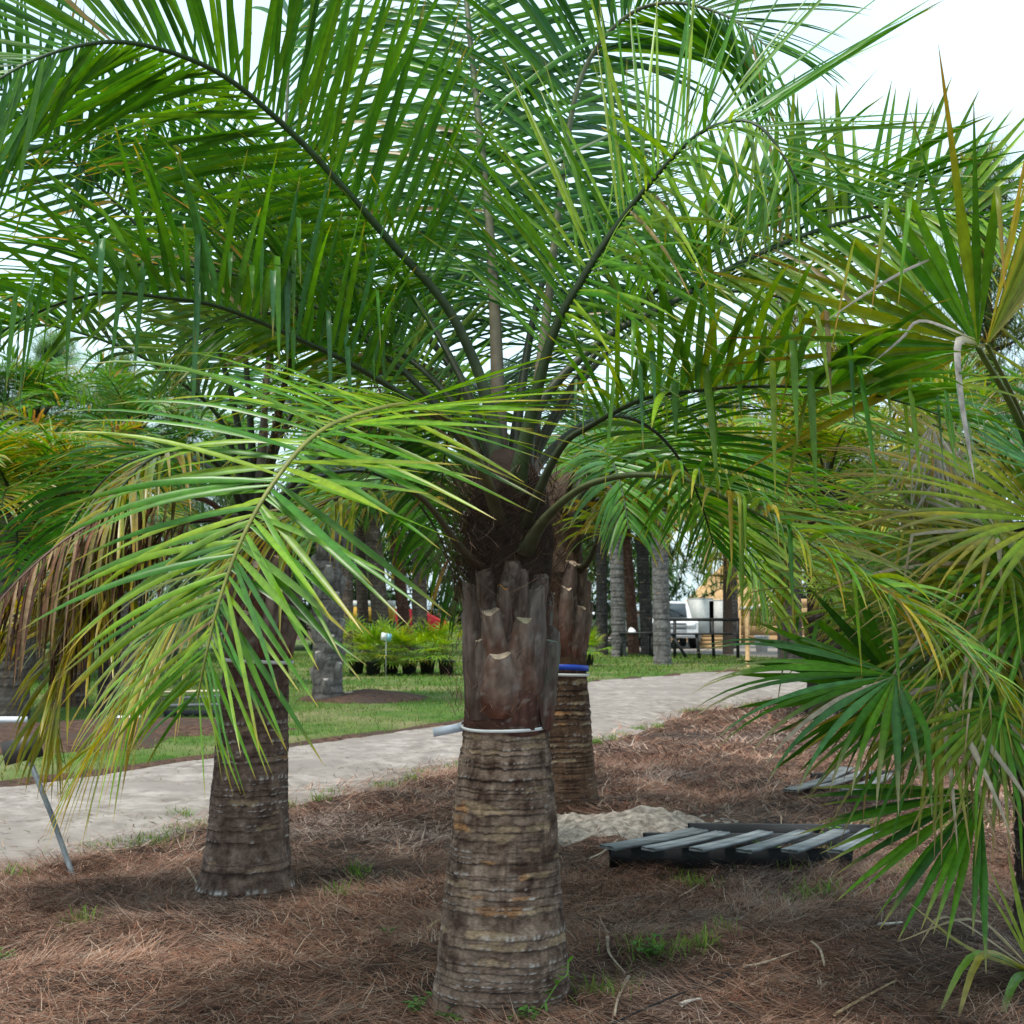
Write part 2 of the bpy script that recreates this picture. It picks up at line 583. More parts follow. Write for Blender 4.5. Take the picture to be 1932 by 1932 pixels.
def road_litter(n, seed):
    r = np.random.default_rng(seed)
    x = r.uniform(-5, 9, n)
    t = r.uniform(0, 1, n) ** 1.6
    y = near_edge(x) + t * (far_edge(x) - near_edge(x))
    k = fbm(x * 1.3, y * 1.3, seed=48) + 0.3 * r.uniform(-1, 1, n) > 0.52 + 0.12 * np.minimum(t, 1 - t)
    x, y = x[k], y[k]
    n = len(x)
    c = pick([(0.20, 0.13, 0.09), (0.30, 0.22, 0.16), (0.12, 0.08, 0.06), (0.10, 0.12, 0.04)], n, r)
    return blades(np.stack([x, y, road_z(x, y) + 0.004], 1), r.uniform(0.04, 0.14, n), 0.008 * r.uniform(0.6, 1.6, n), r.uniform(0, 6.28, n), r.normal(0.02, 0.08, n), r.normal(0, 0.5, n), c, c, 2)


stuff_of('pine_straw', [straw(150000, 4.4, 9.0, 0.15, 0.0032, 1), straw(110000, 9.0, 15.0, 0.17, 0.0055, 2), straw(60000, 15.0, 25.0, 0.2, 0.011, 3), road_litter(16000, 4)],
         M_STRAW, 'reddish brown pine straw mulch covering the palm bed')


def grass_blades(n, xy, ln, wd, seed, pal, zf):
    r = np.random.default_rng(seed)
    x, y = xy[:, 0], xy[:, 1]
    n = len(x)
    col = pick(pal, n, r)
    return blades(np.stack([x, y, zf(x, y) - 0.003], 1), ln * r.uniform(0.5, 1.4, n), wd * r.uniform(0.6, 1.4, n), r.uniform(0, 6.283, n), r.uniform(0.7, 1.45, n), r.normal(0, 0.5, n), col, col * np.array([1.5, 1.25, 1.1]), 2)


def lawn_points(n, seed, y0, y1):
    r = np.random.default_rng(seed)
    y = np.sqrt(r.uniform(y0 ** 2, y1 ** 2, n))
    x = r.uniform(-1, 1, n) * (0.42 * y + 1.5)
    fe = far_edge(x)
    k = (y > fe - 0.35 * r.uniform(0, 1, n) ** 2) & (fbm(x * 0.8, y * 0.8, seed=52) + 0.3 * r.uniform(-1, 1, n) > 0.26)
    k &= ~((x > 4.5) & (y > np.interp(x, [4.5, 6.4, 9, 40], [50, 47, 43, 58])))
    return np.stack([x[k], y[k]], 1)


GP = [(0.05, 0.125, 0.014), (0.07, 0.16, 0.02), (0.10, 0.165, 0.03), (0.14, 0.155, 0.045), (0.04, 0.10, 0.014)]
LZ = lambda x, y: hgt(x, y) + 0.008 + 0.03 * smooth01(0.0, 0.5, y - far_edge(x))
stuff_of('grass', [grass_blades(0, lawn_points(70000, 1, 11, 26), 0.055, 0.010, 61, GP, LZ), grass_blades(0, lawn_points(60000, 2, 26, 48), 0.08, 0.025, 62, GP, LZ)], M_GRASS, 'short green lawn grass beyond the sand road')


def sprig_points(n, seed):
    """little tufts along the road edge and scattered in the straw"""
    r = np.random.default_rng(seed)
    cs = []
    for k in range(70):
        x = r.uniform(-4.5, 6)
        cs.append((x, near_edge(x) - r.uniform(-0.15, 0.35), 0.10))
    for x, y, s in [(640, 1700, .1), (1360, 1760, .08), (1480, 1640, .22), (1420, 1635, .18), (1560, 1620, .15), (1310, 1665, .15), (1530, 1690, .2), (1240, 1810, .18), (1325, 1795, .1), (1830, 1555, .3), (1790, 1570, .2), (200, 1600, .25), (290, 1590, .2), (160, 1745, .12), (340, 1535, .1), (1620, 1560, .2), (1700, 1660, .2), (675, 1655, .1), (1130, 1880, .12)]:
        g = G(x, y)
        cs.append((g[0], g[1], s))
    pts = np.concatenate([np.array([[cx, cy]]) + r.normal(0, s * 0.5, (int(60 * s / 0.1), 2)) for cx, cy, s in cs])
    return pts


stuff_of('weed_tufts', [grass_blades(0, sprig_points(0, 71), 0.075, 0.008, 72, [(0.09, 0.2, 0.03), (0.13, 0.24, 0.04), (0.07, 0.16, 0.03)], lambda x, y: np.maximum(hgt(x, y), -0.02) + 0.005)], M_GRASS, 'sparse green weed tufts growing through straw and along the road edge')

# ------------------------------------------------------------------ palm fronds
GREEN = [(0.048, 0.165, 0.006), (0.060, 0.185, 0.008), (0.036, 0.140, 0.007), (0.078, 0.205, 0.008)]
DEEP = [(0.020, 0.105, 0.012), (0.027, 0.120, 0.010), (0.016, 0.085, 0.011)]
LIME = [(0.125, 0.245, 0.008), (0.150, 0.265, 0.009), (0.095, 0.215, 0.008), (0.175, 0.265, 0.010)]
OLIVE = [(0.175, 0.200, 0.009), (0.225, 0.215, 0.010), (0.135, 0.180, 0.008), (0.260, 0.205, 0.012)]
BLUEG = [(0.050, 0.155, 0.040), (0.060, 0.180, 0.055), (0.038, 0.130, 0.030)]
DEADC = [(0.17, 0.085, 0.055), (0.12, 0.06, 0.04), (0.26, 0.17, 0.11), (0.20, 0.10, 0.05), (0.33, 0.27, 0.2)]
BROWN = [(0.09, 0.042, 0.025), (0.065, 0.03, 0.02), (0.13, 0.065, 0.035), (0.24, 0.16, 0.09), (0.12, 0.10, 0.03), (0.08, 0.04, 0.025)]
TIPY = (0.36, 0.24, 0.03)
TIPB = (0.25, 0.15, 0.07)


def strap(base, d0, w0, L, W, droop, twist, col, tipc, tipamt, kink, kinkpos, seg=8, fold=0.35, r=None, prof=None):
    """vectorised folded blades. base, d0, w0 (n,3); L, W, droop ... (n,). Returns V (n,seg+1,3,3) and C the same shape"""
    n = len(base)
    V = np.zeros((n, seg + 1, 3, 3))
    C = np.zeros((n, seg + 1, 3, 3))
    p, d = base.copy(), unit(d0)
    w = w0.copy()
    down = np.array([0, 0, -1.0])
    xs, ys = prof if prof is not None else ([0, 0.08, 0.3, 0.6, 0.88, 1], [0.45, 0.8, 1.0, 0.85, 0.38, 0.03])
    for k in range(seg + 1):
        t = k / seg
        w = unit(w - (w * d).sum(1, keepdims=True) * d)
        nn = np.cross(d, w)
        th = (twist * t)[:, None]
        wt = w * np.cos(th) + nn * np.sin(th)
        nt = np.cross(d, wt)
        hw = (W * 0.5 * np.interp(t, xs, ys))[:, None]
        V[:, k, 0] = p - wt * hw
        V[:, k, 1] = p + nt * hw * fold
        V[:, k, 2] = p + wt * hw
        a = np.clip((t - (1 - tipamt)) / np.maximum(tipamt, 1e-3), 0, 1)[:, None]
        c = col * (1 - a) + tipc * a
        C[:, k, 0] = C[:, k, 2] = c
        C[:, k, 1] = c * 1.12
        hit = (kink > 0) & (np.abs(t - kinkpos) < 0.5 / seg)
        if hit.any():
            d = np.where(hit[:, None], unit(d * (1 - kink)[:, None] + down * kink[:, None]), d)
        d = unit(d + down * (droop * (0.35 + 1.3 * t) / seg)[:, None])
        p = p + d * (L / seg)[:, None]
    return V, C


def strap_quads(n, seg):
    q = []
    for k in range(seg):
        for j in (0, 1):
            q.append([k * 3 + j, k * 3 + j + 1, (k + 1) * 3 + j + 1, (k + 1) * 3 + j])
    q = np.array(q)
    return (np.arange(n)[:, None, None] * (3 * (seg + 1)) + q[None]).reshape(-1, 4)


def frond_arrays(ctrl, L=0.7, n=50, W=0.034, face=None, lift=(25, 25), droop=(0.5, 0.5), ang=(78, 62, 32), start=0.24, pal=GREEN, tip=TIPY, tipamt=0.12, kink=(0, 0), seed=0, r0=0.03, r1=0.004, rc=((0.10, 0.13, 0.05), (0.06, 0.12, 0.02)), seg=8, jit=1.0, end=1.0, prof=None, twist=0.5, lenf=None):
    """one pinnate leaf: (rachis V,Q,C) and the leaflets' V, C arrays"""
    r = np.random.default_rng(seed + 1000)
    p, length = spline(ctrl, 60)
    if face is None:
        h = p[-1] - p[0]
        h = np.array([h[0], h[1], 0.0])
        h = unit(h) if np.linalg.norm(h) > 0.05 else np.array([0, -1.0, 0])
        side = np.cross(h, [0, 0, 1.0])
        T = unit(np.gradient(p, axis=0))
        B = unit(side - (T * side).sum(1, keepdims=True) * T)
        N = np.cross(B, T)
        B = np.cross(T, N)
    else:
        T, B, N = frames(p, face)
    tt = np.linspace(0, 1, 60)
    rad = np.interp(tt, [0, 0.05, 0.14, 0.3, 1], [r0 * 2.0, r0 * 1.25, r0 * 0.82, r0 * 0.6, r1])
    cc = lerp(rc[0], rc[1], np.clip(tt / 0.45, 0, 1))
    a = np.linspace(0, 2 * math.pi, 8, endpoint=False)
    V = p[:, None] + rad[:, None, None] * (np.cos(a)[None, :, None] * B[:, None] + 0.72 * np.sin(a)[None, :, None] * N[:, None])
    i, j = np.meshgrid(np.arange(59), np.arange(8), indexing='ij')
    Q = np.stack([i * 8 + j, i * 8 + (j + 1) % 8, (i + 1) * 8 + (j + 1) % 8, (i + 1) * 8 + j], -1).reshape(-1, 4)
    rach = (V.reshape(-1, 3), Q, np.repeat(cc, 8, axis=0))
    LV, LC = [], []
    for s, lf, dr, kk in ((-1, lift[0], droop[0], kink[0]), (1, lift[1], droop[1], kink[1])):
        t1 = (np.arange(n) + 0.5 + r.uniform(-0.35, 0.35, n) * jit) / n
        t = start + (end - start) * t1
        f = lambda A: np.stack([np.interp(t, tt, A[:, k]) for k in range(3)], 1)
        b, Tt, Bb, Nn = f(p), unit(f(T)), unit(f(B)), unit(f(N))
        an = np.radians(np.interp(t1, [0, 0.5, 1], ang) + r.normal(0, 5, n) * jit)
        v = np.radians(lf + r.normal(0, 9, n) * jit)
        d = np.cos(an)[:, None] * Tt + np.sin(an)[:, None] * (s * Bb * np.cos(v)[:, None] + Nn * np.sin(v)[:, None])
        lp = np.interp(t1, [0, 0.12, 0.4, 0.78, 1], lenf or [0.6, 0.92, 1.0, 0.8, 0.4])
        ll = L * lp * r.uniform(0.88, 1.08, n)
        ww = W * np.interp(t1, [0, 0.2, 0.7, 1], [0.6, 1, 1, 0.55]) * r.uniform(0.8, 1.15, n)
        col = pick(pal, n, r)
        brk = r.uniform(0, 1, n)
        ll = np.where(brk < 0.04, ll * r.uniform(0.25, 0.6, n), ll)
        col = np.where((brk > 0.987)[:, None], np.array((0.26, 0.19, 0.09)), col)
        kn = np.where(r.uniform(0, 1, n) < kk, r.uniform(0.75, 0.97, n), 0)
        tips = np.asarray(tip) * r.uniform(0.6, 1.2, (n, 1))
        b = b + (s * Bb) * np.interp(t, tt, rad)[:, None] * 0.8
        Vl, Cl = strap(b, d, Tt, ll, ww, dr * r.uniform(0.6, 1.4, n), r.normal(0, twist, n), col, tips, tipamt * r.uniform(0, 1.8, n), kn, r.choice([0.125, 0.25, 0.25, 0.375, 0.5, 0.625], n), seg, r=r, prof=prof)
        LV.append(Vl)
        LC.append(Cl)
    return rach, np.concatenate(LV), np.concatenate(LC), seg


def add_frond(palm, single=False, mat=None, label=None, **kw):
    rach, LV, LC, seg = frond_arrays(**kw)
    mat = mat or M_LEAF
    off = np.asarray(palm.location)
    fr = obj('frond', mesh_np('frond', rach[0] - off, rach[1], rach[2]), M_RACHIS, palm)
    if label:
        fr['label'] = label
    n = len(LV)
    if single:
        q = strap_quads(1, seg)
        for k in range(n):
            obj('leaflet', mesh_np('leaflet', LV[k].reshape(-1, 3) - off, q, LC[k].reshape(-1, 3)), mat, fr)
    else:
        kind(obj('leaflet_foliage', mesh_np('leaflet_foliage', LV.reshape(-1, 3) - off, strap_quads(n, seg), LC.reshape(-1, 3)), mat, fr), 'stuff')
    return fr


def px(*pts):
    return [P(*q) for q in pts]


def arch(base, az, el, L, bend, n=9, roll=0.0):
    """control points of a frond leaving base at azimuth az, elevation el, bending down by bend radians over its length"""
    pts = [np.asarray(base, float)]
    e = el
    for k in range(n):
        e2 = el - bend * ((k + 1) / n) ** 1.3
        d = np.array([math.cos(az) * math.cos(e2), math.sin(az) * math.cos(e2), math.sin(e2)])
        pts.append(pts[-1] + d * L / n)
        az += roll / n
    return pts


# ------------------------------------------------------------------ palm trunks
def trunk_arrays(prof, lean=(0, 0), rings=30, cols=96, rows=240, seed=0, ring_h=0.006, pal=None, scar=0.5, pale=0.5, smooth_above=None, patches=0, patch_z=(0.2, 1.0)):
    """ringed stem. prof: (z, radius) pairs from the ground up"""
    r = np.random.default_rng(seed)
    prof = np.asarray(prof, float)
    z = np.linspace(prof[0, 0], prof[-1, 0], rows)
    th = np.linspace(0, 2 * math.pi, cols, endpoint=False)
    tt, zz = np.meshgrid(th, z)
    cx, cy = np.cos(tt), np.sin(tt)
    H = prof[-1, 0]
    gaps = r.uniform(0.35, 1.0, rings - 1) ** 1.5 * np.where(r.uniform(0, 1, rings - 1) < 0.18, 1.9, 1.0)
    edges = np.concatenate([[0], np.cumsum(gaps)])
    edges = prof[0, 0] - 0.05 + edges / edges[-1] * (H - prof[0, 0] + 0.1)
    zw = zz + 0.030 * (fbm(cx * 1.4 + 7, cy * 1.4, zz * 1.5, seed=seed + 1) - 0.5) + 0.014 * (fbm(cx * 5 + 3, cy * 5, zz * 5, seed=seed + 2) - 0.5)
    idx = np.clip(np.searchsorted(edges, zw.ravel()).reshape(zw.shape), 1, rings - 1)
    ph = np.clip((zw - edges[idx - 1]) / np.maximum(edges[idx] - edges[idx - 1], 1e-4), 0, 1)
    rad = np.interp(zz, prof[:, 0], prof[:, 1])
    rough = fbm(cx * 9, cy * 9, zz * 9, seed=seed + 3)
    on = 1.0 if smooth_above is None else 1 - smooth01(smooth_above - 0.01, smooth_above + 0.01, zz)
    broken = smooth01(0.30, 0.5, fbm(cx * 2.2, cy * 2.2, zz * 9, seed=seed + 14))
    amp = ring_h * (0.25 + 1.1 * r.uniform(0, 1, rings)[idx] ** 2) * on * (0.3 + 0.7 * broken)
    rad = rad + amp * (0.55 - ph) + 0.014 * (rough - 0.5) - 0.6 * amp * np.exp(-((ph - 0.95) / 0.08) ** 2) + 0.012 * (fbm(cx * 1.5, cy * 1.5, zz * 4, seed=seed + 15) - 0.5)
    pal = pal or [(0.12, 0.08, 0.06), (0.29, 0.205, 0.155), (0.062, 0.034, 0.024)]
    f1 = fbm(cx * 2.2, cy * 2.2, zz * 3.5, seed=seed + 4)
    f2 = fbm(cx * 7, cy * 7, zz * 26, seed=seed + 5)
    f3 = fbm(cx * 3, cy * 3, zz * 40, seed=seed + 16)
    c = lerp(pal[2], pal[1], np.clip((f1 - 0.5) * 1.2 + (f2 - 0.5) * 1.3 + (f3 - 0.5) * 0.9 + 0.42, 0, 1))
    fis = noise(tt * 24, zz * 16, 0, seed=seed + 8) * 0.5 + 0.5 * noise(tt * 48, zz * 10, 0, seed=seed + 18)
    c = c * (0.66 + 0.62 * fis)[..., None]
    # tan leaf scars with scalloped lower edges
    m = np.zeros_like(zz)
    npat = patches or int(14 * scar * H / 0.5)
    wob = 0.5 * (fbm(tt * 3.2, zz * 9, seed=seed + 6) - 0.5)
    for k in range(npat):
        t0, z0 = r.uniform(0, 2 * math.pi), H * r.uniform(*patch_z)
        w_, h_ = r.uniform(0.10, 0.55), r.uniform(0.008, 0.024)
        z0 = edges[np.argmin(abs(edges - z0))] + h_ * 0.9
        dt = (tt - t0 + math.pi) % (2 * math.pi) - math.pi
        q = np.sqrt((dt / w_) ** 2 + ((zw - z0) / h_ + 0.5 * np.cos(dt * 14 + k) * (zw < z0)) ** 2) + wob
        m = np.maximum(m, (1 - smooth01(0.78, 1.0, q)) * r.uniform(0.55, 1.0))
    rad = rad - 0.004 * m
    tan = lerp((0.17, 0.115, 0.072), (0.40, 0.28, 0.175), np.clip(fbm(cx * 6, cy * 6, zz * 16, seed=seed + 7) * 1.6 - 0.3, 0, 1))
    orange = smooth01(0.62, 0.75, noise(tt * 1.1, zz * 4, 0, seed=seed + 12))
    tan = tan * (1 - orange[..., None]) + tan * np.array([1.2, 0.85, 0.6]) * orange[..., None]
    m = m * on
    c = c * (1 - m[..., None]) + tan * m[..., None]
    # broken pale flecks along ring lips, dark creases under them
    fl = smooth01(0.45, 0.75, noise(tt * 30, zz * 30, 0, seed=seed + 10)) * np.exp(-((ph - 0.08) / 0.13) ** 2) * smooth01(0.40, 0.52, fbm(tt * 1.6, zz * 5, seed=seed + 13))
    c = lerp(c.reshape(-1, 3), np.array((0.50, 0.45, 0.415)), np.clip(fl * pale * 1.25 * on, 0, 1).ravel()).reshape(c.shape)
    cr_ = np.exp(-((ph - 0.94) / 0.12) ** 2) * 0.6 * on * (0.15 + 0.85 * broken)
    c = lerp(c.reshape(-1, 3), np.array((0.022, 0.013, 0.010)), cr_.ravel()).reshape(c.shape)
    X = rad * cx + lean[0] * (np.maximum(zz, 0) / H) ** 1.2
    Y = rad * cy + lean[1] * (np.maximum(zz, 0) / H) ** 1.2
    V = np.stack([X, Y, zz], -1).reshape(-1, 3)
    i, j = np.meshgrid(np.arange(rows - 1), np.arange(cols), indexing='ij')
    j2 = (j + 1) % cols
    Q = np.stack([i * cols + j, i * cols + j2, (i + 1) * cols + j2, (i + 1) * cols + j], -1).reshape(-1, 4)
    return V, Q, c.reshape(-1, 3)


def boot_mesh(phi, hw, z0, z1, R0, R1, out0=0.004, out1=0.05, thick=0.03, notch=0.035, seed=0, cut=(0.42, 0.32, 0.24), body=((0.085, 0.040, 0.030), (0.20, 0.17, 0.155)), narrow=0.45, nv=22, nu=14):
    """one cut leaf base: a keeled shield hugging the stem with a pale sawn top"""
    r = np.random.default_rng(seed)
    u = np.linspace(-1, 1, nu)
    v = np.linspace(0, 1, nv)
    uu, vv = np.meshgrid(u, v)
    w = hw * (1 - (1 - narrow) * vv ** 1.7)
    ang = phi + uu * w + 0.10 * (noise(vv * 3.5 + seed, uu * 0.8, seed=seed + 11) - 0.5)
    zt = z1 - notch * (1 - np.abs(uu)) + 0.016 * (noise(uu * 4 + seed, 1.5, seed=seed + 12) - 0.5)
    zz = z0 + (zt - z0) * vv - 0.012 * (1 - vv) * (1 - uu ** 2)
    R = R0 + (R1 - R0) * vv
    bulge = (1 - uu ** 2) - 0.35 * uu ** 2 * (1 - 0.5 * vv)
    rad = R + out0 + (out1 * vv ** 0.7 + 0.004) * bulge + 0.006 * (fbm(uu * 3 + seed, vv * 6, seed=seed) - 0.5)
    X, Y = rad * np.sin(ang), -rad * np.cos(ang)
    V = np.stack([X, Y, zz], -1).reshape(-1, 3)
    f = fbm(uu * 2.5 + seed * 3, vv * 5, seed=seed + 3)
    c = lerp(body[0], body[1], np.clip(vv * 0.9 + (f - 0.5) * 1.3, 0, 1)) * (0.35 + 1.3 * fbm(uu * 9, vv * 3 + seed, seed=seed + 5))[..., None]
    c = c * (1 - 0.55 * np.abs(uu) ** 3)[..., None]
    fleck = smooth01(0.62, 0.75, fbm(uu * 7 + seed, vv * 16, seed=seed + 7)) * (vv > 0.15)
    c = c * (1 - 0.5 * fleck[..., None]) + np.array((0.27, 0.235, 0.215)) * 0.5 * fleck[..., None]
    i, j = np.meshgrid(np.arange(nv - 1), np.arange(nu - 1), indexing='ij')
    Q = np.stack([i * nu + j, i * nu + j + 1, (i + 1) * nu + j + 1, (i + 1) * nu + j], -1).reshape(-1, 4)
    # sawn face: from the front rim back to a straight rear edge
    a = phi + u * hw * narrow * 0.96
    rb = R1 + out0 - thick * 0.2 * np.ones(nu)
    front = V.reshape(nv, nu, 3)[-1] + np.array([0, 0, 0.0015])
    back = np.stack([rb * np.sin(a), -rb * np.cos(a), np.full(nu, z1 + 0.004)], 1)
    k = len(V)
    inner = np.stack([rb * np.sin(a) * 0.93, -rb * np.cos(a) * 0.93, np.full(nu, z0 + 0.3 * (z1 - z0))], 1)
    V = np.concatenate([V, front, back, back * 1.0, inner])
    cf = np.tile(np.asarray(cut), (2 * nu, 1)) * (0.8 + 0.4 * r.uniform(0, 1, (2 * nu, 1)))
    C = np.concatenate([c.reshape(-1, 3), cf, np.tile(np.asarray(body[0]), (2 * nu, 1))])
    q = []
    for s in range(nu - 1):
        q.append([k + s, k + s + 1, k + nu + s + 1, k + nu + s])
        q.append([k + 2 * nu + s, k + 2 * nu + s + 1, k + 3 * nu + s + 1, k + 3 * nu + s])
    return mesh_np('leaf_base', V, np.concatenate([Q, q]), C)


def fibre_mesh(n, zr, R, ln, seed, out=0.03, pal=((0.10, 0.062, 0.045), (0.16, 0.11, 0.08), (0.07, 0.042, 0.03)), wd=0.0022, spread=0.5, up=0.35):
    r = np.random.default_rng(seed)
    z = r.uniform(*zr, n)
    ph = r.uniform(0, 2 * math.pi, n)
    rr = np.interp(z, [zr[0], zr[1]], [R[0], R[1]]) + r.uniform(-0.01, out, n)
    pos = np.stack([rr * np.cos(ph), rr * np.sin(ph), z], 1)
    az = ph + math.pi / 2 * r.choice([-1, 1], n) + r.normal(0, spread, n)
    return blades(pos, ln * r.uniform(0.4, 1.3, n), wd * r.uniform(0.6, 1.3, n), az, r.normal(up, 0.45, n), r.normal(0, 0.9, n), pick(pal, n, r), pick(pal, n, r) * 1.2, 3)


def fibre(palm, *a, **k):
    V, Q, C = fibre_mesh(*a, **k)
    return kind(obj('fibre', mesh_np('fibre', V, Q, C, False), M_FIBRE, palm), 'stuff')


# ------------------------------------------------------------------ the main palm
MD = 5.83
base = G(947, 1900)
base = np.array([P(947, 1900, MD)[0], MD, hgt(P(947, 1900, MD)[0], MD) - 0.03])
main = thing('palm_tree', 'large feather palm with a thick ringed trunk in the middle, white band round it', 'palm tree', base)
Z = lambda y, d=MD: float(P(966, y, d)[2] - base[2])
RW = lambda w, d=MD: w / 2 * d / F
TZ = Z(1040)
prof = [(-0.1, RW(280)), (Z(1890), RW(262)), (Z(1840), RW(246)), (Z(1780), RW(238)), (Z(1700), RW(220)), (Z(1600), RW(204)), (Z(1500), RW(186)), (Z(1390), RW(160)), (Z(1370), RW(158)), (Z(1300), RW(154)), (Z(1150), RW(152)), (TZ, RW(128))]
V, Q, C = trunk_arrays(prof, lean=(0.03, 0), rings=62, cols=160, rows=460, seed=3, ring_h=0.006, pale=0.6, smooth_above=Z(1378), patches=90, patch_z=(0.12, 0.66))
zz = V[:, 2]
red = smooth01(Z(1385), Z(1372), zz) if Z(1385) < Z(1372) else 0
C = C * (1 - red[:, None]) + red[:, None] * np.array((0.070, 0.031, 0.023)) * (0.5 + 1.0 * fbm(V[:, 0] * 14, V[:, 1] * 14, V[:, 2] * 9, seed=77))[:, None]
obj('trunk', mesh_np('trunk', V, Q, C), M_TRUNK, main)
ax = np.array([0.028, 0.0])


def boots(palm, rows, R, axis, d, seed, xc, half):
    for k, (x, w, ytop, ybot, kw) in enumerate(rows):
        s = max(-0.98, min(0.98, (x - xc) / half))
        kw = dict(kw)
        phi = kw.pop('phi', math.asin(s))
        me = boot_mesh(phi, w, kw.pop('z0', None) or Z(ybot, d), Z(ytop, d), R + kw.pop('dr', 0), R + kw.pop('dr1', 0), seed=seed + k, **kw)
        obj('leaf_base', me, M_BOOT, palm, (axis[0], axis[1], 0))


RB = RW(156)
REDC = ((0.11, 0.038, 0.022), (0.22, 0.165, 0.14))
DARKB = ((0.06, 0.032, 0.024), (0.17, 0.125, 0.11))
boots(main, [
    (937, 0.80, 1226, 1345, dict(out1=0.045, notch=0.040, narrow=0.40, body=REDC, cut=(0.36, 0.28, 0.21))),
    (921, 0.56, 1146, 1290, dict(out1=0.040, notch=0.042, narrow=0.52, body=REDC, cut=(0.34, 0.26, 0.20), dr=-0.008, dr1=-0.006)),
    (986, 0.60, 1160, 1330, dict(out1=0.040, notch=0.042, narrow=0.40, body=REDC, cut=(0.36, 0.30, 0.20), dr=-0.004, dr1=-0.006)),
    (1012, 0.50, 1114, 1300, dict(out1=0.035, notch=-0.02, narrow=0.55, body=((0.09, 0.055, 0.045), (0.21, 0.17, 0.155)), dr1=-0.006)),
    (1036, 0.34, 1207, 1370, dict(out1=0.050, notch=0.02, narrow=0.42, body=((0.11, 0.045, 0.033), (0.17, 0.17, 0.145)), cut=(0.24, 0.24, 0.20), dr=0.004)),
    (880, 0.55, 1110, 1350, dict(out1=0.035, notch=-0.03, narrow=0.55, body=DARKB, dr=0.004)),
    (900, 0.5, 1200, 1350, dict(out1=0.02, notch=0.02, narrow=0.6, body=DARKB, dr=0.0)),
    (948, 0.36, 1102, 1240, dict(out1=0.035, notch=0.03, narrow=0.60, body=DARKB, cut=(0.46, 0.24, 0.06), dr=-0.014, dr1=-0.012)),
    (981, 0.36, 1080, 1240, dict(out1=0.035, notch=-0.01, narrow=0.62, body=DARKB, cut=(0.22, 0.09, 0.05), dr=-0.018, dr1=-0.016)),
    (960, 0.5, 1300, 1378, dict(out1=0.012, notch=0.0, narrow=0.7, body=((0.08, 0.034, 0.026), (0.10, 0.045, 0.034)), cut=(0.08, 0.04, 0.03), phi=0.35, dr=0.0)),
    (905, 0.36, 1075, 1200, dict(out1=0.03, notch=0.02, narrow=0.6, body=DARKB, cut=(0.25, 0.18, 0.13), dr=-0.012, dr1=0.0)), (1020, 0.36, 1085, 1200, dict(out1=0.03, notch=0.02, narrow=0.6, body=DARKB, cut=(0.25, 0.18, 0.13), dr=-0.012, dr1=0.0)), (960, 0.4, 1062, 1180, dict(out1=0.03, notch=0.0, narrow=0.5, body=DARKB, cut=(0.2, 0.12, 0.08), dr=-0.01, dr1=0.004)),
    (960, 0.5, 1180, 1370, dict(phi=1.9, out1=0.05)), (960, 0.5, 1130, 1370, dict(phi=2.7, out1=0.05)), (960, 0.5, 1200, 1370, dict(phi=3.5, out1=0.05)),
    (960, 0.5, 1150, 1370, dict(phi=4.2, out1=0.05)), (960, 0.5, 1110, 1300, dict(phi=2.2, out1=0.05)), (960, 0.5, 1110, 1300, dict(phi=3.1, out1=0.05)),
], RB, ax, MD, 40, 955, 88)
fibre(main, 3200, (Z(1140), Z(900)), (0.18, 0.14), 0.16, 11, up=0.5, wd=0.003)
fibre(main, 1600, (Z(1100), Z(900)), (0.21, 0.17), 0.26, 12, out=0.07, up=0.3, wd=0.003)
# a dark heart of sheaths inside the crown so that the petioles rise from something
Vh, Qh, Ch = tube_arrays([(0.028, 0, Z(1150)), (0.03, 0, Z(1030)), (0.03, 0.02, Z(930)), (0.03, 0.03, Z(850))], [0.165, 0.19, 0.165, 0.07], 18, (0.04, 0.027, 0.021))
obj('crown_shaft', mesh_np('crown_shaft', Vh, Qh, Ch), M_FIBRE, main)

fibre(main, 420, (Z(1350), Z(1120)), (0.200, 0.205), 0.12, 16, out=0.03, up=1.1, wd=0.003, pal=((0.16, 0.09, 0.06), (0.22, 0.15, 0.11), (0.10, 0.05, 0.03)))
PK = ((0.15, 0.105, 0.08), (0.10, 0.11, 0.05))
DKG = ((0.030, 0.026, 0.013), (0.022, 0.045, 0.010))
GRN = ((0.07, 0.10, 0.03), (0.05, 0.11, 0.02))
# front left, arching toward the camera and hanging
add_frond(main, single=True, ctrl=px((950, 1010, 5.72), (915, 900, 5.55), (865, 812, 5.35), (790, 766, 5.1), (700, 775, 4.88), (600, 817, 4.68), (520, 905, 4.52), (455, 1020, 4.42), (412, 1140, 4.36), (388, 1240, 4.34), (372, 1320, 4.36)),
          L=0.84, n=80, W=0.024, face=(-0.30, -0.72, 0.62), lift=(8, 8), droop=(0.10, 0.55), ang=(92, 78, 38), start=0.26, pal=LIME + GREEN, tipamt=0.2, jit=1.3, seed=1, rc=((0.05, 0.035, 0.025), (0.16, 0.17, 0.03)), r0=0.026, twist=0.4)
# lower left, older and yellowing, hanging behind the first
add_frond(main, ctrl=px((930, 1085, 5.75), (877, 1043, 5.62), (777, 927, 5.45), (644, 938, 5.3), (480, 1010, 5.2), (350, 1130, 5.15), (257, 1275, 5.12), (203, 1371, 5.12), (155, 1445, 5.15)),
          L=0.74, n=84, W=0.020, lift=(0, 5), droop=(0.7, 0.9), ang=(70, 55, 30), start=0.30, pal=OLIVE + LIME, tipamt=0.45, seed=2, rc=((0.045, 0.03, 0.022), (0.07, 0.07, 0.02)), r0=0.024)
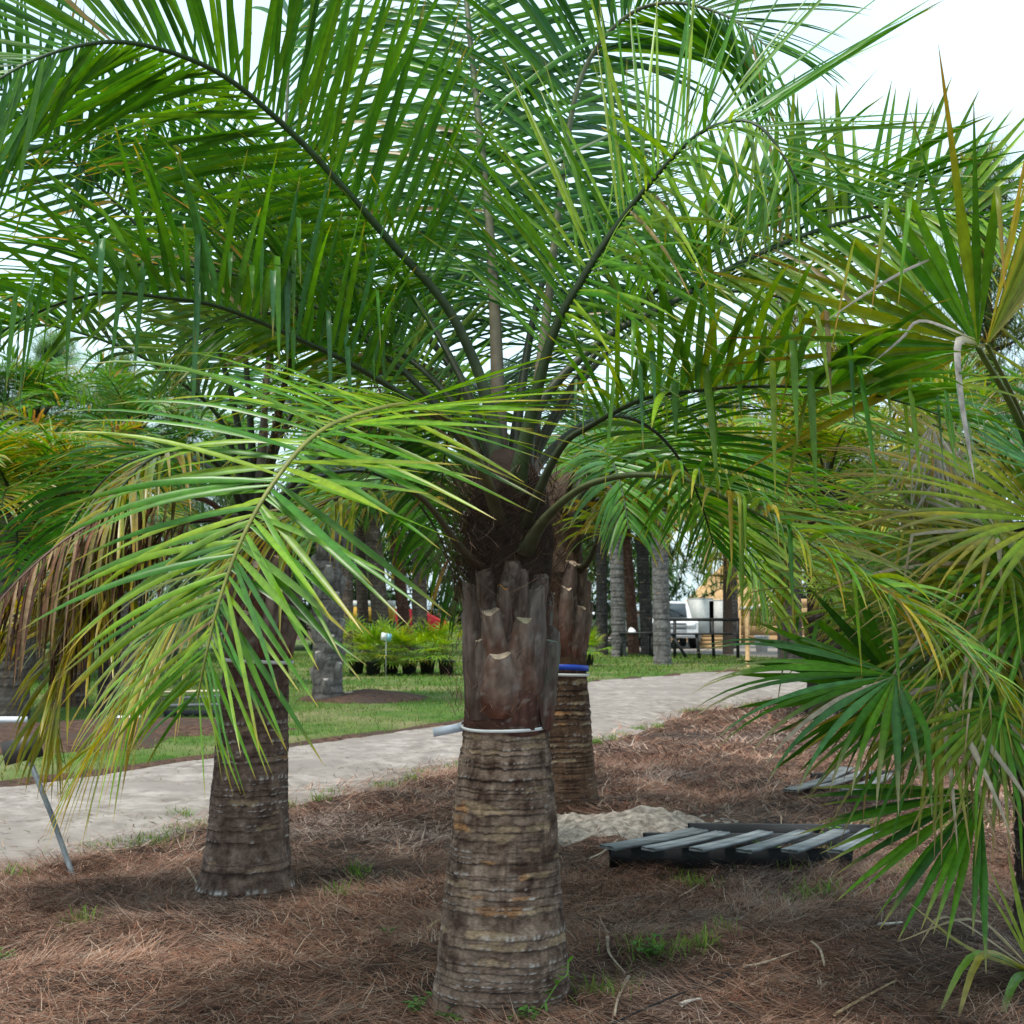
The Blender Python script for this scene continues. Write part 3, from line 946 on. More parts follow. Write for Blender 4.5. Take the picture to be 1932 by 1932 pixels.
# big upper left
add_frond(main, ctrl=px((948, 960, 5.85), (923, 768, 5.85), (850, 590, 5.82), (740, 460, 5.75), (640, 345, 5.65), (550, 250, 5.55), (425, 145, 5.4), (300, 92, 5.25), (190, 80, 5.12), (60, 115, 5.0), (-80, 200, 4.9)),
          L=1.0, n=96, W=0.027, face=(0.35, 0.80, 0.35), lift=(22, 18), droop=(0.15, 0.25), ang=(70, 55, 34), start=0.30, pal=GREEN, tipamt=0.05, seed=3, rc=((0.05, 0.06, 0.025), (0.03, 0.06, 0.015)), r0=0.034)
# upright, going up out of the picture
add_frond(main, ctrl=px((940, 930, 5.9), (938, 700, 5.95), (925, 450, 6.05), (902, 220, 6.2), (880, 0, 6.35), (865, -200, 6.5), (850, -380, 6.6)),
          L=1.05, n=110, W=0.026, face=(0.1, 0.9, 0.2), lift=(22, 22), droop=(0.45, 0.45), ang=(72, 58, 35), start=0.24, pal=GREEN + DEEP, tipamt=0.04, seed=4, rc=PK, r0=0.036)
# upright, leaning right and arching over at the top
add_frond(main, ctrl=px((990, 930, 5.9), (1008, 790, 5.95), (1032, 590, 6.05), (1060, 345, 6.2), (1095, 150, 6.3), (1170, 40, 6.3), (1260, 5, 6.25), (1370, 30, 6.15), (1450, 90, 6.05)),
          L=1.02, n=104, W=0.025, face=(-0.35, 0.8, 0.45), lift=(22, 20), droop=(0.4, 0.5), ang=(75, 58, 32), start=0.24, pal=DEEP + GREEN, tipamt=0.04, seed=5, rc=PK, r0=0.036)
# right, rising then folding over toward the camera
add_frond(main, ctrl=px((968, 985, 5.75), (985, 860, 5.68), (1040, 640, 5.55), (1100, 525, 5.45), (1165, 425, 5.35), (1240, 330, 5.2), (1315, 255, 5.05), (1385, 228, 4.95), (1435, 240, 4.88), (1475, 290, 4.84), (1508, 350, 4.82)),
          L=0.98, n=84, W=0.019, face=(-0.15, -0.75, 0.62), lift=(14, 16), droop=(0.14, 0.25), jit=1.5, ang=(80, 66, 40), start=0.30, pal=GREEN + LIME, tipamt=0.10, seed=6, rc=((0.035, 0.055, 0.012), (0.018, 0.032, 0.008)), r0=0.040)
# right, long, running out behind the fan palm
add_frond(main, ctrl=px((985, 960, 5.82), (1000, 810, 5.85), (1047, 725, 5.9), (1149, 632, 5.95), (1269, 570, 6.0), (1380, 505, 6.05), (1505, 448, 6.1), (1640, 408, 6.15), (1775, 394, 6.15), (1865, 414, 6.12), (1945, 450, 6.1), (2010, 500, 6.05)),
          L=0.70, n=76, W=0.030, face=(0.1, -0.75, 0.5), lift=(28, 18), droop=(0.1, 0.8), ang=(84, 74, 46), start=0.30, pal=LIME + GREEN + LIME, tipamt=0.05, seed=7, rc=DKG, r0=0.030)
# right, arching level; leaflets break over and hang
add_frond(main, ctrl=px((985, 1010, 5.72), (1006, 951, 5.65), (1059, 844, 5.55), (1114, 803, 5.48), (1214, 752, 5.38), (1300, 738, 5.3), (1400, 729, 5.22), (1520, 730, 5.12), (1620, 740, 5.05), (1720, 764, 4.98), (1800, 795, 4.95)),
          L=0.76, n=66, W=0.028, lift=(34, 38), droop=(0.75, 0.75), ang=(80, 70, 42), start=0.30, pal=GREEN + LIME + BLUEG[:1], tipamt=0.06, jit=1.6, kink=(0.1, 0.38), seed=8, rc=DKG, r0=0.028)
# right, lowest; droops down across the fan palm
add_frond(main, single=True, ctrl=px((990, 1040, 5.68), (1030, 978, 5.58), (1095, 922, 5.45), (1166, 899, 5.35), (1230, 896, 5.28), (1290, 903, 5.2), (1397, 950, 5.05), (1500, 1006, 4.92), (1590, 1068, 4.82), (1687, 1130, 4.74), (1787, 1207, 4.68), (1870, 1275, 4.66)),
          L=0.54, n=70, W=0.022, lift=(10, 24), droop=(0.5, 1.2), ang=(72, 58, 34), start=0.34, pal=LIME + OLIVE + GREEN, tipamt=0.14, kink=(0, 0.1), seed=9, rc=((0.05, 0.045, 0.025), (0.09, 0.13, 0.03)), r0=0.026)
# left, level; broken leaflets hang straight down
add_frond(main, ctrl=px((930, 1000, 5.82), (900, 880, 5.82), (850, 808, 5.8), (739, 732, 5.75), (654, 682, 5.7), (582, 648, 5.65), (492, 608, 5.58), (400, 575, 5.5), (300, 560, 5.42), (200, 552, 5.35), (100, 577, 5.3), (0, 628, 5.25), (-70, 690, 5.2)),
          L=0.72, n=76, W=0.028, face=(0.05, 0.35, 0.9), lift=(36, 30), droop=(0.45, 0.15), ang=(82, 70, 40), start=0.30, pal=GREEN + GREEN + BLUEG, jit=1.5, tipamt=0.04, kink=(0.45, 0.0), seed=10, rc=DKG, r0=0.028)
# left, behind, broad leaflets standing up
add_frond(main, ctrl=px((935, 960, 5.95), (880, 800, 6.05), (800, 700, 6.15), (700, 635, 6.25), (600, 600, 6.3), (490, 592, 6.35), (400, 615, 6.4), (320, 670, 6.4)),
          L=0.68, n=66, W=0.030, face=(0.1, -0.7, 0.5), lift=(24, 20), droop=(0.5, 0.25), ang=(80, 66, 42), start=0.28, pal=GREEN + LIME, tipamt=0.05, seed=11, rc=DKG, r0=0.028)
# old flower stalks with brown seeds behind the left petioles
r = np.random.default_rng(66)
for k, (x, y) in enumerate([(735, 660), (700, 740), (520, 760)]):
    c0 = P(x, y, 6.4 + 0.1 * k)
    n_ = 420
    pos = c0 + r.normal(0, 1, (n_, 3)) * np.array([0.05, 0.05, 0.16])
    col_ = pick([(0.20, 0.11, 0.05), (0.28, 0.17, 0.08), (0.13, 0.07, 0.035)], n_, r)
    V, Q, C = blades(pos, r.uniform(0.012, 0.03, n_), r.uniform(0.008, 0.014, n_), r.uniform(0, 6.28, n_), r.normal(-0.3, 0.6, n_), r.normal(0, 0.2, n_), col_, col_, 2)
    m = MB()
    m.add(V, Q, C)
    m.tube(spline([P(900, 860, 6.0), (P(900, 860, 6.0) + c0) / 2 + np.array([0, 0, 0.15]), c0 - np.array([0, 0, 0.15])], 12)[0], 0.006, 6, (0.14, 0.09, 0.04))
    me = m.mesh('flower_stalk')
    o = kind(obj('flower_stalk', me, M_FIBRE, main), 'stuff')
    o.matrix_parent_inverse.identity()
    me.transform(__import__('mathutils').Matrix.Translation(-Vector(base)))
# back fronds that close the crown
for k, (az, el, L_, bend) in enumerate([(75, 76, 3.0, 1.3), (125, 66, 3.0, 1.5), (40, 64, 3.0, 1.5), (100, 54, 2.8, 1.7), (15, 70, 3.0, 1.4), (60, 46, 2.7, 1.7), (150, 74, 3.0, 1.2), (168, 62, 2.9, 1.4)]):
    b0 = np.array([base[0] + 0.03, MD + 0.05, base[2] + Z(960)])
    add_frond(main, ctrl=arch(b0, math.radians(az), math.radians(el), L_, bend), L=0.9, n=72, W=0.028, lift=(25, 25), droop=(0.5, 0.5), start=0.28, pal=DEEP + GREEN, tipamt=0.05, seed=60 + k, rc=DKG, r0=0.03)


# ------------------------------------------------------------------ bands and tags tied round trunks
def band_mesh(center, R, zf, h, col, thick=0.004, n=64):
    a = np.linspace(0, 2 * math.pi, n, endpoint=False)
    z = zf(a)
    rings = []
    for rr, dz in ((R, -h / 2), (R + thick, -h / 2), (R + thick, h / 2), (R, h / 2)):
        rings.append(np.stack([center[0] + rr * np.cos(a), center[1] + rr * np.sin(a), center[2] + z + dz], 1))
    V = np.stack(rings, 1).reshape(-1, 3)
    i, j = np.meshgrid(np.arange(n), np.arange(4), indexing='ij')
    i2, j2 = (i + 1) % n, (j + 1) % 4
    Q = np.stack([i * 4 + j, i2 * 4 + j, i2 * 4 + j2, i * 4 + j2], -1).reshape(-1, 4)
    return mesh_np('band', V, Q, np.tile(np.asarray(col), (len(V), 1)), False)


bt = thing('trunk_band', 'white plastic band with a blank pale tag round the middle palm', 'band', base + np.array([0.016, 0, Z(1366)]))
obj('strap', band_mesh((0, 0, 0), RW(168), lambda a: 0.016 * np.sin(a) + 0.004 * np.cos(a) + 0.002 * np.sin(3 * a), 0.013, (0.72, 0.72, 0.72), 0.002), M_PLAIN, bt)
g = MB()
tx = -RW(168) - 0.055
g.box((tx, -0.03, -0.022), (0.125, 0.002, 0.036), M=[[0.97, 0.1, -0.20], [-0.1, 1, 0], [0.20, 0, 0.97]], C=(0.62, 0.68, 0.78))
obj('tag', g.mesh('tag'), M_PLAIN, bt)

# ------------------------------------------------------------------ the left palm
LD = 7.95
lb = P(464, 1690, LD)
lb[2] = hgt(lb[0], lb[1]) - 0.03
left = thing('palm_tree', 'feather palm with a ringed trunk left of the middle one, brown dead fronds hanging', 'palm tree', lb)
ZL = lambda y: float(P(966, y, LD)[2] - lb[2])
RL = lambda w: w / 2 * LD / F
V, Q, C = trunk_arrays([(-0.1, RL(205)), (ZL(1680), RL(190)), (ZL(1640), RL(166)), (ZL(1590), RL(152)), (ZL(1500), RL(142)), (ZL(1400), RL(134)), (ZL(1250), RL(120)), (ZL(1000), RL(112))], lean=(0.07, 0), rings=52, cols=112, rows=380, seed=13, ring_h=0.007, patches=50, pale=0.9, smooth_above=ZL(1240), patch_z=(0.05, 0.7), pal=[(0.12, 0.07, 0.054), (0.24, 0.16, 0.125), (0.062, 0.034, 0.025)])
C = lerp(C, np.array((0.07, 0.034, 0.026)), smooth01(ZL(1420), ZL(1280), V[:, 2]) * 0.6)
obj('trunk', mesh_np('trunk', V, Q, C), M_TRUNK, left)
for k, (phi, yt, yb) in enumerate([(-0.9, 1120, 1235), (-0.2, 1150, 1240), (0.5, 1110, 1235), (1.1, 1140, 1240), (0.1, 1060, 1170), (-0.6, 1050, 1160), (0.8, 1050, 1160), (1.9, 1110, 1235), (2.7, 1110, 1235), (3.5, 1110, 1235), (4.3, 1110, 1235)]):
    obj('leaf_base', boot_mesh(phi, 0.5, ZL(yb), ZL(yt), RL(116), RL(116), out1=0.06, seed=90 + k, body=REDC, notch=0.05), M_BOOT, left, (0.06, 0, 0))
fibre(left, 700, (ZL(1110), ZL(900)), (0.19, 0.13), 0.2, 14, up=0.4)
lt = thing('trunk_band', 'thin white band round the left palm trunk', 'band', lb + np.array([0.055, 0, ZL(1247)]))
obj('strap', band_mesh((0, 0, 0), RL(128), lambda a: 0.01 * np.cos(a + 2.8), 0.02, (0.66, 0.64, 0.6)), M_PLAIN, lt)

lc = (478, 960)
add_frond(left, ctrl=px((478, 980, LD), (440, 760, 7.9), (390, 600, 7.85), (310, 485, 7.75), (230, 395, 7.7), (175, 340, 7.65), (100, 268, 7.55), (20, 185, 7.45), (-70, 90, 7.4)), L=0.95, n=72, W=0.034, face=(0.5, 0.75, 0.3), lift=(15, 18), droop=(0.2, 0.3), ang=(80, 66, 40), start=0.28, pal=DEEP, tipamt=0.03, seed=21, rc=DKG)
add_frond(left, ctrl=px((485, 960, 8.0), (505, 700, 8.05), (525, 450, 8.15), (540, 230, 8.2), (548, 20, 8.3), (555, -150, 8.3), (560, -300, 8.3)), L=0.95, n=74, W=0.034, face=(0.7, 0.6, 0.2), lift=(30, 30), droop=(0.5, 0.5), ang=(62, 48, 32), start=0.24, pal=DEEP, tipamt=0.03, seed=22, rc=PK)
add_frond(left, ctrl=px((480, 960, 8.0), (470, 760, 8.05), (450, 560, 8.05), (420, 420, 8.0), (370, 310, 7.9), (300, 255, 7.8), (220, 250, 7.7), (140, 290, 7.6)), L=0.9, n=66, W=0.030, face=(0.3, 0.85, 0.3), lift=(18, 18), droop=(0.3, 0.5), ang=(76, 60, 36), start=0.28, pal=DEEP, tipamt=0.03, seed=23, rc=DKG)
# one coming toward the camera, its pale underside folded, yellow-green leaflets standing
add_frond(left, ctrl=px((490, 960, 7.85), (530, 760, 7.6), (560, 600, 7.3), (560, 500, 7.0), (530, 440, 6.75), (470, 420, 6.55), (400, 440, 6.4), (340, 490, 6.3)), L=0.72, n=46, W=0.038, face=(0.2, -0.3, 0.9), lift=(40, 35), droop=(0.2, 0.3), ang=(70, 58, 38), start=0.34, pal=LIME + GREEN, tipamt=0.15, seed=24, rc=DKG)
add_frond(left, ctrl=px((470, 970, 7.95), (420, 800, 7.9), (340, 720, 7.8), (240, 660, 7.7), (120, 620, 7.6), (50, 615, 7.55), (-40, 650, 7.5)), L=0.8, n=52, W=0.036, lift=(20, 20), droop=(0.7, 0.7), ang=(78, 62, 36), start=0.28, pal=DEEP + GREEN, tipamt=0.05, seed=25, rc=DKG)
add_frond(left, ctrl=px((490, 970, 8.0), (540, 800, 8.1), (620, 720, 8.2), (700, 700, 8.3), (790, 740, 8.4), (860, 820, 8.45), (900, 920, 8.5)), L=0.75, n=50, W=0.036, lift=(20, 20), droop=(0.7, 0.8), ang=(78, 62, 36), start=0.28, pal=GREEN + DEEP, tipamt=0.08, seed=26, rc=DKG)
# hanging lower fronds, olive and brown
add_frond(left, ctrl=px((470, 1010, 7.9), (430, 900, 7.75), (360, 850, 7.6), (280, 870, 7.45), (210, 950, 7.35), (160, 1060, 7.3), (130, 1190, 7.3)), L=0.7, n=50, W=0.03, lift=(0, 5), droop=(1.4, 1.2), ang=(70, 55, 35), start=0.3, pal=OLIVE, tipamt=0.4, seed=27, rc=DKG)
add_frond(left, mat=M_DEAD, label='brown dead frond hanging at the left edge', ctrl=px((465, 1030, 7.9), (400, 950, 7.7), (316, 937, 7.5), (230, 960, 7.35), (133, 1012, 7.2), (50, 1080, 7.1), (0, 1135, 7.05), (-40, 1200, 7.05)), L=0.75, n=60, W=0.022, lift=(-20, -20), droop=(2.2, 2.0), ang=(60, 50, 35), start=0.3, pal=BROWN, tip=TIPB, tipamt=0.2, seed=28, rc=((0.10, 0.06, 0.04), (0.12, 0.06, 0.04)), twist=1.5)
add_frond(left, mat=M_DEAD, label='brown dead frond hanging close to the trunk', ctrl=px((470, 1040, 7.8), (420, 980, 7.6), (330, 990, 7.45), (230, 1050, 7.35), (150, 1140, 7.3), (95, 1250, 7.3)), L=0.65, n=44, W=0.02, lift=(-30, -20), droop=(2.4, 2.2), ang=(60, 50, 35), start=0.3, pal=BROWN, tip=TIPB, tipamt=0.2, seed=29, rc=((0.10, 0.06, 0.04), (0.12, 0.06, 0.04)), twist=1.5)
for k, (az, el, L_, bend, pl) in enumerate([(60, 40, 2.6, 1.9, DEEP), (100, 65, 2.8, 1.5, DEEP), (140, 45, 2.6, 1.9, DEEP), (200, 5, 2.2, 1.6, OLIVE), (215, -5, 1.9, 1.5, OLIVE), (20, 55, 2.4, 1.3, GREEN)]):
    add_frond(left, ctrl=arch(lb + np.array([0.07, 0, ZL(980)]), math.radians(az), math.radians(el), L_, bend), L=0.75, n=46, W=0.036, lift=(15, 15), droop=(0.9, 0.9), start=0.28, pal=pl, tipamt=0.15, seed=200 + k, rc=DKG, seg=6)

# ------------------------------------------------------------------ the third palm, behind the middle one
TD = 11.2
tb = P(1072, 1530, TD)
tb[2] = hgt(tb[0], tb[1]) - 0.03
third = thing('palm_tree', 'feather palm standing just behind the middle palm, blue and white bands round its trunk', 'palm tree', tb)
ZT = lambda y: float(P(966, y, TD)[2] - tb[2])
RT = lambda w: w / 2 * TD / F
V, Q, C = trunk_arrays([(-0.1, RT(128)), (ZT(1528), RT(120)), (ZT(1480), RT(106)), (ZT(1400), RT(96)), (ZT(1280), RT(84)), (ZT(1000), RT(80))], lean=(-0.06, 0), rings=64, cols=96, rows=330, seed=23, ring_h=0.014, patches=60, pale=0.45, smooth_above=ZT(1265), patch_z=(0.1, 0.6), pal=[(0.10, 0.055, 0.035), (0.15, 0.085, 0.05), (0.06, 0.032, 0.022)])
C = lerp(C, np.array((0.03, 0.024, 0.022)), (1 - smooth01(ZT(1540), ZT(1480), V[:, 2])) * 0.8)
obj('trunk', mesh_np('trunk', V, Q, C), M_TRUNK, third)
for k, (phi, yt, yb, bd) in enumerate([(0.75, 1140, 1245, REDC), (1.25, 1090, 1230, REDC), (0.2, 1105, 1235, REDC), (-0.5, 1120, 1240, REDC), (0.9, 1065, 1170, DARKB), (0.4, 1060, 1180, DARKB), (1.6, 1130, 1240, REDC), (2.4, 1100, 1240, REDC), (3.2, 1100, 1240, REDC), (4.1, 1100, 1240, REDC), (1.35, 1150, 1245, REDC)]):
    obj('leaf_base', boot_mesh(phi, 0.55, ZT(yb), ZT(yt), RT(80), RT(84), out1=0.07, seed=120 + k, body=bd, notch=0.05), M_BOOT, third, (-0.05, 0, 0))
fibre(third, 900, (ZT(1110), ZT(900)), (0.2, 0.13), 0.25, 15, out=0.09, up=0.4, wd=0.004, pal=((0.13, 0.09, 0.06), (0.2, 0.14, 0.09), (0.09, 0.06, 0.04)))
Vh, Qh, Ch = tube_arrays([(-0.06, 0, ZT(1080)), (-0.06, 0, ZT(1000)), (-0.06, 0.02, ZT(880))], [0.19, 0.17, 0.08], 14, (0.075, 0.05, 0.036))
obj('crown_shaft', mesh_np('crown_shaft', Vh, Qh, Ch), M_FIBRE, third)
t1 = thing('trunk_band', 'blue band round the palm just behind the middle palm', 'band', tb + np.array([-0.032, 0, ZT(1260)]))
obj('strap', band_mesh((0, 0, 0), RT(92), lambda a: 0.015 * np.cos(a + 2.0), 0.045, (0.02, 0.07, 0.48)), M_PLAIN, t1)
t2 = thing('trunk_band', 'white band just below the blue one on the palm behind', 'band', tb + np.array([-0.03, 0, ZT(1272)]))
obj('strap', band_mesh((0, 0, 0), RT(92), lambda a: 0.006 * np.cos(a + 2.6), 0.022, (0.7, 0.69, 0.66)), M_PLAIN, t2)
tc0 = tb + np.array([-0.06, 0, ZT(1000)])
add_frond(third, ctrl=px((1085, 1080, 11.1), (1110, 1060, 10.9), (1135, 1005, 10.6), (1180, 950, 10.3), (1240, 925, 10.0), (1300, 940, 9.8), (1345, 985, 9.7)), L=0.7, n=54, W=0.04, lift=(5, 5), droop=(1.2, 1.2), start=0.3, pal=LIME + OLIVE, tipamt=0.2, seed=230, rc=DKG, seg=6)
add_frond(third, ctrl=px((1085, 1040, 11.1), (1120, 940, 10.8), (1190, 860, 10.5), (1290, 830, 10.2), (1390, 860, 10.0), (1460, 930, 9.9)), L=0.8, n=46, W=0.045, lift=(5, 15), droop=(0.9, 1.0), start=0.28, pal=LIME + GREEN, tipamt=0.15, seed=231, rc=DKG, seg=6)
for k, (az, el, L_, bend, pl) in enumerate([(10, 45, 2.9, 1.7, GREEN), (30, 70, 3.0, 1.4, GREEN), (-25, 60, 3.0, 1.6, GREEN), (-10, 25, 2.7, 1.6, LIME), (-50, 35, 2.6, 1.8, LIME), (75, 60, 2.9, 1.5, DEEP), (120, 45, 2.8, 1.7, DEEP), (165, 45, 2.8, 1.8, GREEN), (190, 60, 2.9, 1.6, GREEN), (215, 40, 2.6, 1.6, GREEN), (-80, 50, 2.6, 1.9, GREEN), (180, 35, 2.4, 1.4, OLIVE)]):
    add_frond(third, ctrl=arch(tc0, math.radians(az), math.radians(el), L_, bend), L=0.8, n=44, W=0.044, lift=(18, 18), droop=(0.8, 0.8), start=0.26, pal=pl, tipamt=0.12, seed=240 + k, rc=DKG, seg=6)


# ------------------------------------------------------------------ fan leaves
def fan_arrays(hub, axis, normal, R, spread=250, nseg=30, split=0.33, droop=0.5, pal=GREEN, tip=TIPB, tipamt=0.12, seed=0, fold=0.5, cup=0.15, bent=0.08, seg=10, jitter=0.08, deadp=0.0, wf=0.82, stray=0.05):
    """palmate blade: pleated segments joined near the hub and free beyond"""
    r = np.random.default_rng(seed + 5000)
    a = unit(axis)
    nrm = unit(np.asarray(normal, float) - np.dot(normal, a) * a)
    b = np.cross(nrm, a)
    th = np.radians(np.linspace(-spread / 2, spread / 2, nseg))
    dth = abs(th[1] - th[0])
    d = np.cos(th)[:, None] * a + np.sin(th)[:, None] * b + cup * nrm
    d = unit(d + r.normal(0, stray, (nseg, 1)) * nrm + r.normal(0, stray * 0.5, (nseg, 1)) * b)
    wv = unit(np.cross(np.tile(nrm, (nseg, 1)), d))
    L = R * (0.80 + 0.20 * np.cos(th * 0.8)) * r.uniform(1 - jitter, 1 + jitter, nseg)
    col = pick(pal, nseg, r)
    dead = r.uniform(0, 1, nseg) < deadp
    col = np.where(dead[:, None], np.array((0.36, 0.32, 0.26)) * r.uniform(0.6, 1.2, (nseg, 1)), col)
    tipa = tipamt * r.uniform(0.2, 2.0, nseg)
    bend = r.uniform(0, 1, nseg) < bent
    V = np.zeros((nseg, seg + 1, 3, 3))
    C = np.zeros_like(V)
    p = np.tile(np.asarray(hub, float), (nseg, 1))
    down = np.array([0, 0, -1.0])
    tw = r.normal(0, 0.4, nseg)
    for k in range(seg + 1):
        t = k / seg
        hw = np.tan(dth / 2) * L * np.minimum(t, split) * 1.0
        if t > split:
            q = (t - split) / (1 - split)
            hw = hw * (1 - (1 - wf) * min(1, q * 5)) * (1 - q) ** 0.8 + 0.0006
        wv = unit(wv - (wv * d).sum(1, keepdims=True) * d)
        nn = np.cross(d, wv)
        q = max(0.0, (t - split) / (1 - split))
        ww = wv * np.cos(tw * q)[:, None] + nn * np.sin(tw * q)[:, None]
        n2 = np.cross(d, ww)
        V[:, k, 0] = p - ww * hw[:, None]
        V[:, k, 2] = p + ww * hw[:, None]
        V[:, k, 1] = p + n2 * (hw * fold)[:, None]
        m = np.clip((t - (1 - tipa)) / np.maximum(tipa, 1e-3), 0, 1)[:, None]
        c = col * (1 - m) + np.asarray(tip) * m
        C[:, k] = c[:, None]
        C[:, k, 1] *= 1.15
        hit = bend & (abs(t - (split + 0.2)) < 0.5 / seg)
        d = np.where(hit[:, None], unit(d * 0.25 + down), d)
        d = unit(d + down * (droop * (0.15 + 1.6 * t * t) / seg))
        p = p + d * (L / seg)[:, None]
    return V.reshape(-1, 3), strap_quads(nseg, seg), C.reshape(-1, 3)


def weld(V, Q, C, tol=1e-4):
    key = np.round(V / tol).astype(np.int64)
    _, first, inv = np.unique(key, axis=0, return_index=True, return_inverse=True)
    inv = inv.ravel()
    Q = inv[Q]
    ok = np.array([len(set(q)) >= 3 for q in Q])
    return V[first], Q[ok], C[first]


def add_fan(palm, hub, crown, axis, normal, R, petiole_c=(0.10, 0.13, 0.03), rp=0.012, mat=None, sag=0.1, label=None, **kw):
    off = np.asarray(palm.location)
    hub, crown = np.asarray(hub, float), np.asarray(crown, float)
    mid = (hub + crown) / 2 + np.array([0, 0, sag])
    pts, _ = spline([crown, mid, hub], 24)
    V, Q, C = tube_arrays(pts, np.linspace(rp * 1.5, rp * 0.8, 24), 8, lerp((0.10, 0.07, 0.04), petiole_c, np.linspace(0, 1, 24) ** 0.5), flat=0.6)
    lf = obj('fan_leaf', mesh_np('fan_leaf', V - off, Q, C), M_RACHIS, palm)
    if label:
        lf['label'] = label
    V, Q, C = fan_arrays(hub, axis, normal, R, **kw)
    me = mesh_np('blade', V - off, Q, C)
    obj('blade', me, mat or M_FAN, lf)
    return lf


FD = 6.5
fb = G(1965, 1790)
fb[2] = hgt(fb[0], fb[1]) - 0.03
fanp = thing('fan_palm', 'fan palm with browning leaves at the right edge', 'palm tree', fb)
ctop = P(1985, 985, fb[1])
hz = ctop[2] - fb[2]
V, Q, C = trunk_arrays([(-0.1, 0.15), (0.3, 0.11), (hz * 0.6, 0.10), (hz, 0.10)], rings=40, cols=48, rows=220, seed=33, ring_h=0.02, scar=0.2, pale=0.3, pal=[(0.05, 0.035, 0.028), (0.08, 0.055, 0.045), (0.03, 0.02, 0.016)])
obj('trunk', mesh_np('trunk', V, Q, C), M_TRUNK, fanp)
fibre(fanp, 600, (hz * 0.3, hz), (0.12, 0.12), 0.2, 34, up=0.6, wd=0.004)
for k in range(10):
    ph = k * 2.4
    z0 = hz * (0.45 + 0.05 * k)
    obj('leaf_base', boot_mesh(ph, 0.5, z0, z0 + 0.22, 0.10, 0.10, out1=0.07, narrow=0.35, seed=300 + k, notch=0.03, body=((0.06, 0.035, 0.025), (0.16, 0.11, 0.07))), M_BOOT, fanp)
OLD = [(0.18, 0.22, 0.010), (0.145, 0.21, 0.009), (0.23, 0.215, 0.012), (0.11, 0.18, 0.008)]
DKF = [(0.024, 0.10, 0.008), (0.034, 0.125, 0.010), (0.02, 0.08, 0.008)]
YLF = [(0.22, 0.25, 0.015), (0.27, 0.25, 0.018), (0.16, 0.22, 0.012)]
V3 = lambda *a: np.array(a, float)
# upper leaf, seen from below, tips burnt orange and grey
add_fan(fanp, P(1845, 655, 4.8), ctop, V3(-0.86, -0.05, 0.48), V3(0.25, 0.85, 0.35), 0.98, spread=125, nseg=19, split=0.36, wf=0.75, droop=0.16, pal=OLD + GREEN, tip=(0.32, 0.17, 0.03), tipamt=0.26, seed=1, bent=0.13, cup=0.10, fold=0.7, rp=0.016, jitter=0.12)
f1 = [o for o in fanp.children if o.name.startswith('fan_leaf')][-1]
for k, (pts_, w_) in enumerate([([(1842, 648, 4.78), (1815, 640, 4.73), (1806, 660, 4.70), (1812, 740, 4.68), (1824, 820, 4.68), (1840, 912, 4.68)], 0.034), ([(1770, 482, 4.75), (1690, 520, 4.72), (1610, 570, 4.70), (1560, 605, 4.70)], 0.011), ([(1840, 640, 4.78), (1740, 605, 4.73), (1700, 640, 4.70), (1640, 690, 4.70)], 0.012)]):
    pts, _ = spline(px(*pts_), 18)
    T, B, N = frames(pts, (0.5, -0.8, 0.3))
    hw = w_ / 2 * np.interp(np.linspace(0, 1, 18), [0, 0.2, 0.7, 1], [0.5, 1, 0.8, 0.1])[:, None]
    V = np.stack([pts - B * hw, pts + N * hw * 0.25, pts + B * hw], 1).reshape(-1, 3) - fb
    r = np.random.default_rng(950 + k)
    cc = np.repeat(lerp((0.20, 0.20, 0.05), (0.42, 0.37, 0.32), np.clip(np.linspace(0, 1, 18) * 5, 0, 1)), 3, axis=0) * r.uniform(0.85, 1.1, (54, 1))
    o = obj('dry_segment', mesh_np('dry_segment', V, strap_quads(1, 17), cc), M_DEAD, f1)
# upright folded leaf beside it
add_fan(fanp, P(1862, 650, 4.9), ctop, V3(0.05, 0.1, 1.0), V3(0.9, -0.4, 0.1), 0.78, spread=95, nseg=18, split=0.5, droop=0.08, pal=OLD, tip=(0.28, 0.16, 0.04), tipamt=0.3, seed=2, bent=0.0, cup=0.35, fold=0.7)
# right edge, glossy dark
add_fan(fanp, P(1990, 905, 5.9), ctop, V3(-0.9, -0.25, 0.35), V3(0.2, -0.5, 0.85), 0.75, spread=200, nseg=32, droop=0.5, pal=DKF + BLUEG, tipamt=0.1, seed=3, fold=0.6)
add_fan(fanp, P(1975, 985, 5.7), ctop, V3(-0.85, -0.35, -0.1), V3(0.1, -0.7, 0.7), 0.95, spread=230, nseg=34, droop=0.9, pal=OLD + YLF, tipamt=0.3, seed=4, bent=0.05, fold=0.6)
# mid mass, olive and yellow
add_fan(fanp, P(1880, 1000, 6.2), ctop, V3(-0.9, 0.1, -0.05), V3(0.0, -0.45, 0.9), 0.85, spread=260, nseg=36, droop=0.9, pal=YLF + OLD, tipamt=0.35, seed=5, deadp=0.15, fold=0.6)
add_fan(fanp, P(1840, 1090, 6.3), ctop - V3(0, 0, 0.15), V3(-0.75, 0.15, -0.6), V3(-0.35, -0.6, 0.7), 0.85, spread=260, nseg=36, droop=0.8, pal=OLD + GREEN, tipamt=0.3, seed=6, deadp=0.2, fold=0.6)
add_fan(fanp, P(1960, 1120, 5.9), ctop - V3(0, 0, 0.2), V3(-0.6, -0.3, -0.75), V3(-0.3, -0.8, 0.5), 0.8, spread=260, nseg=36, droop=0.8, pal=GREEN + YLF, tipamt=0.2, seed=7, fold=0.6)
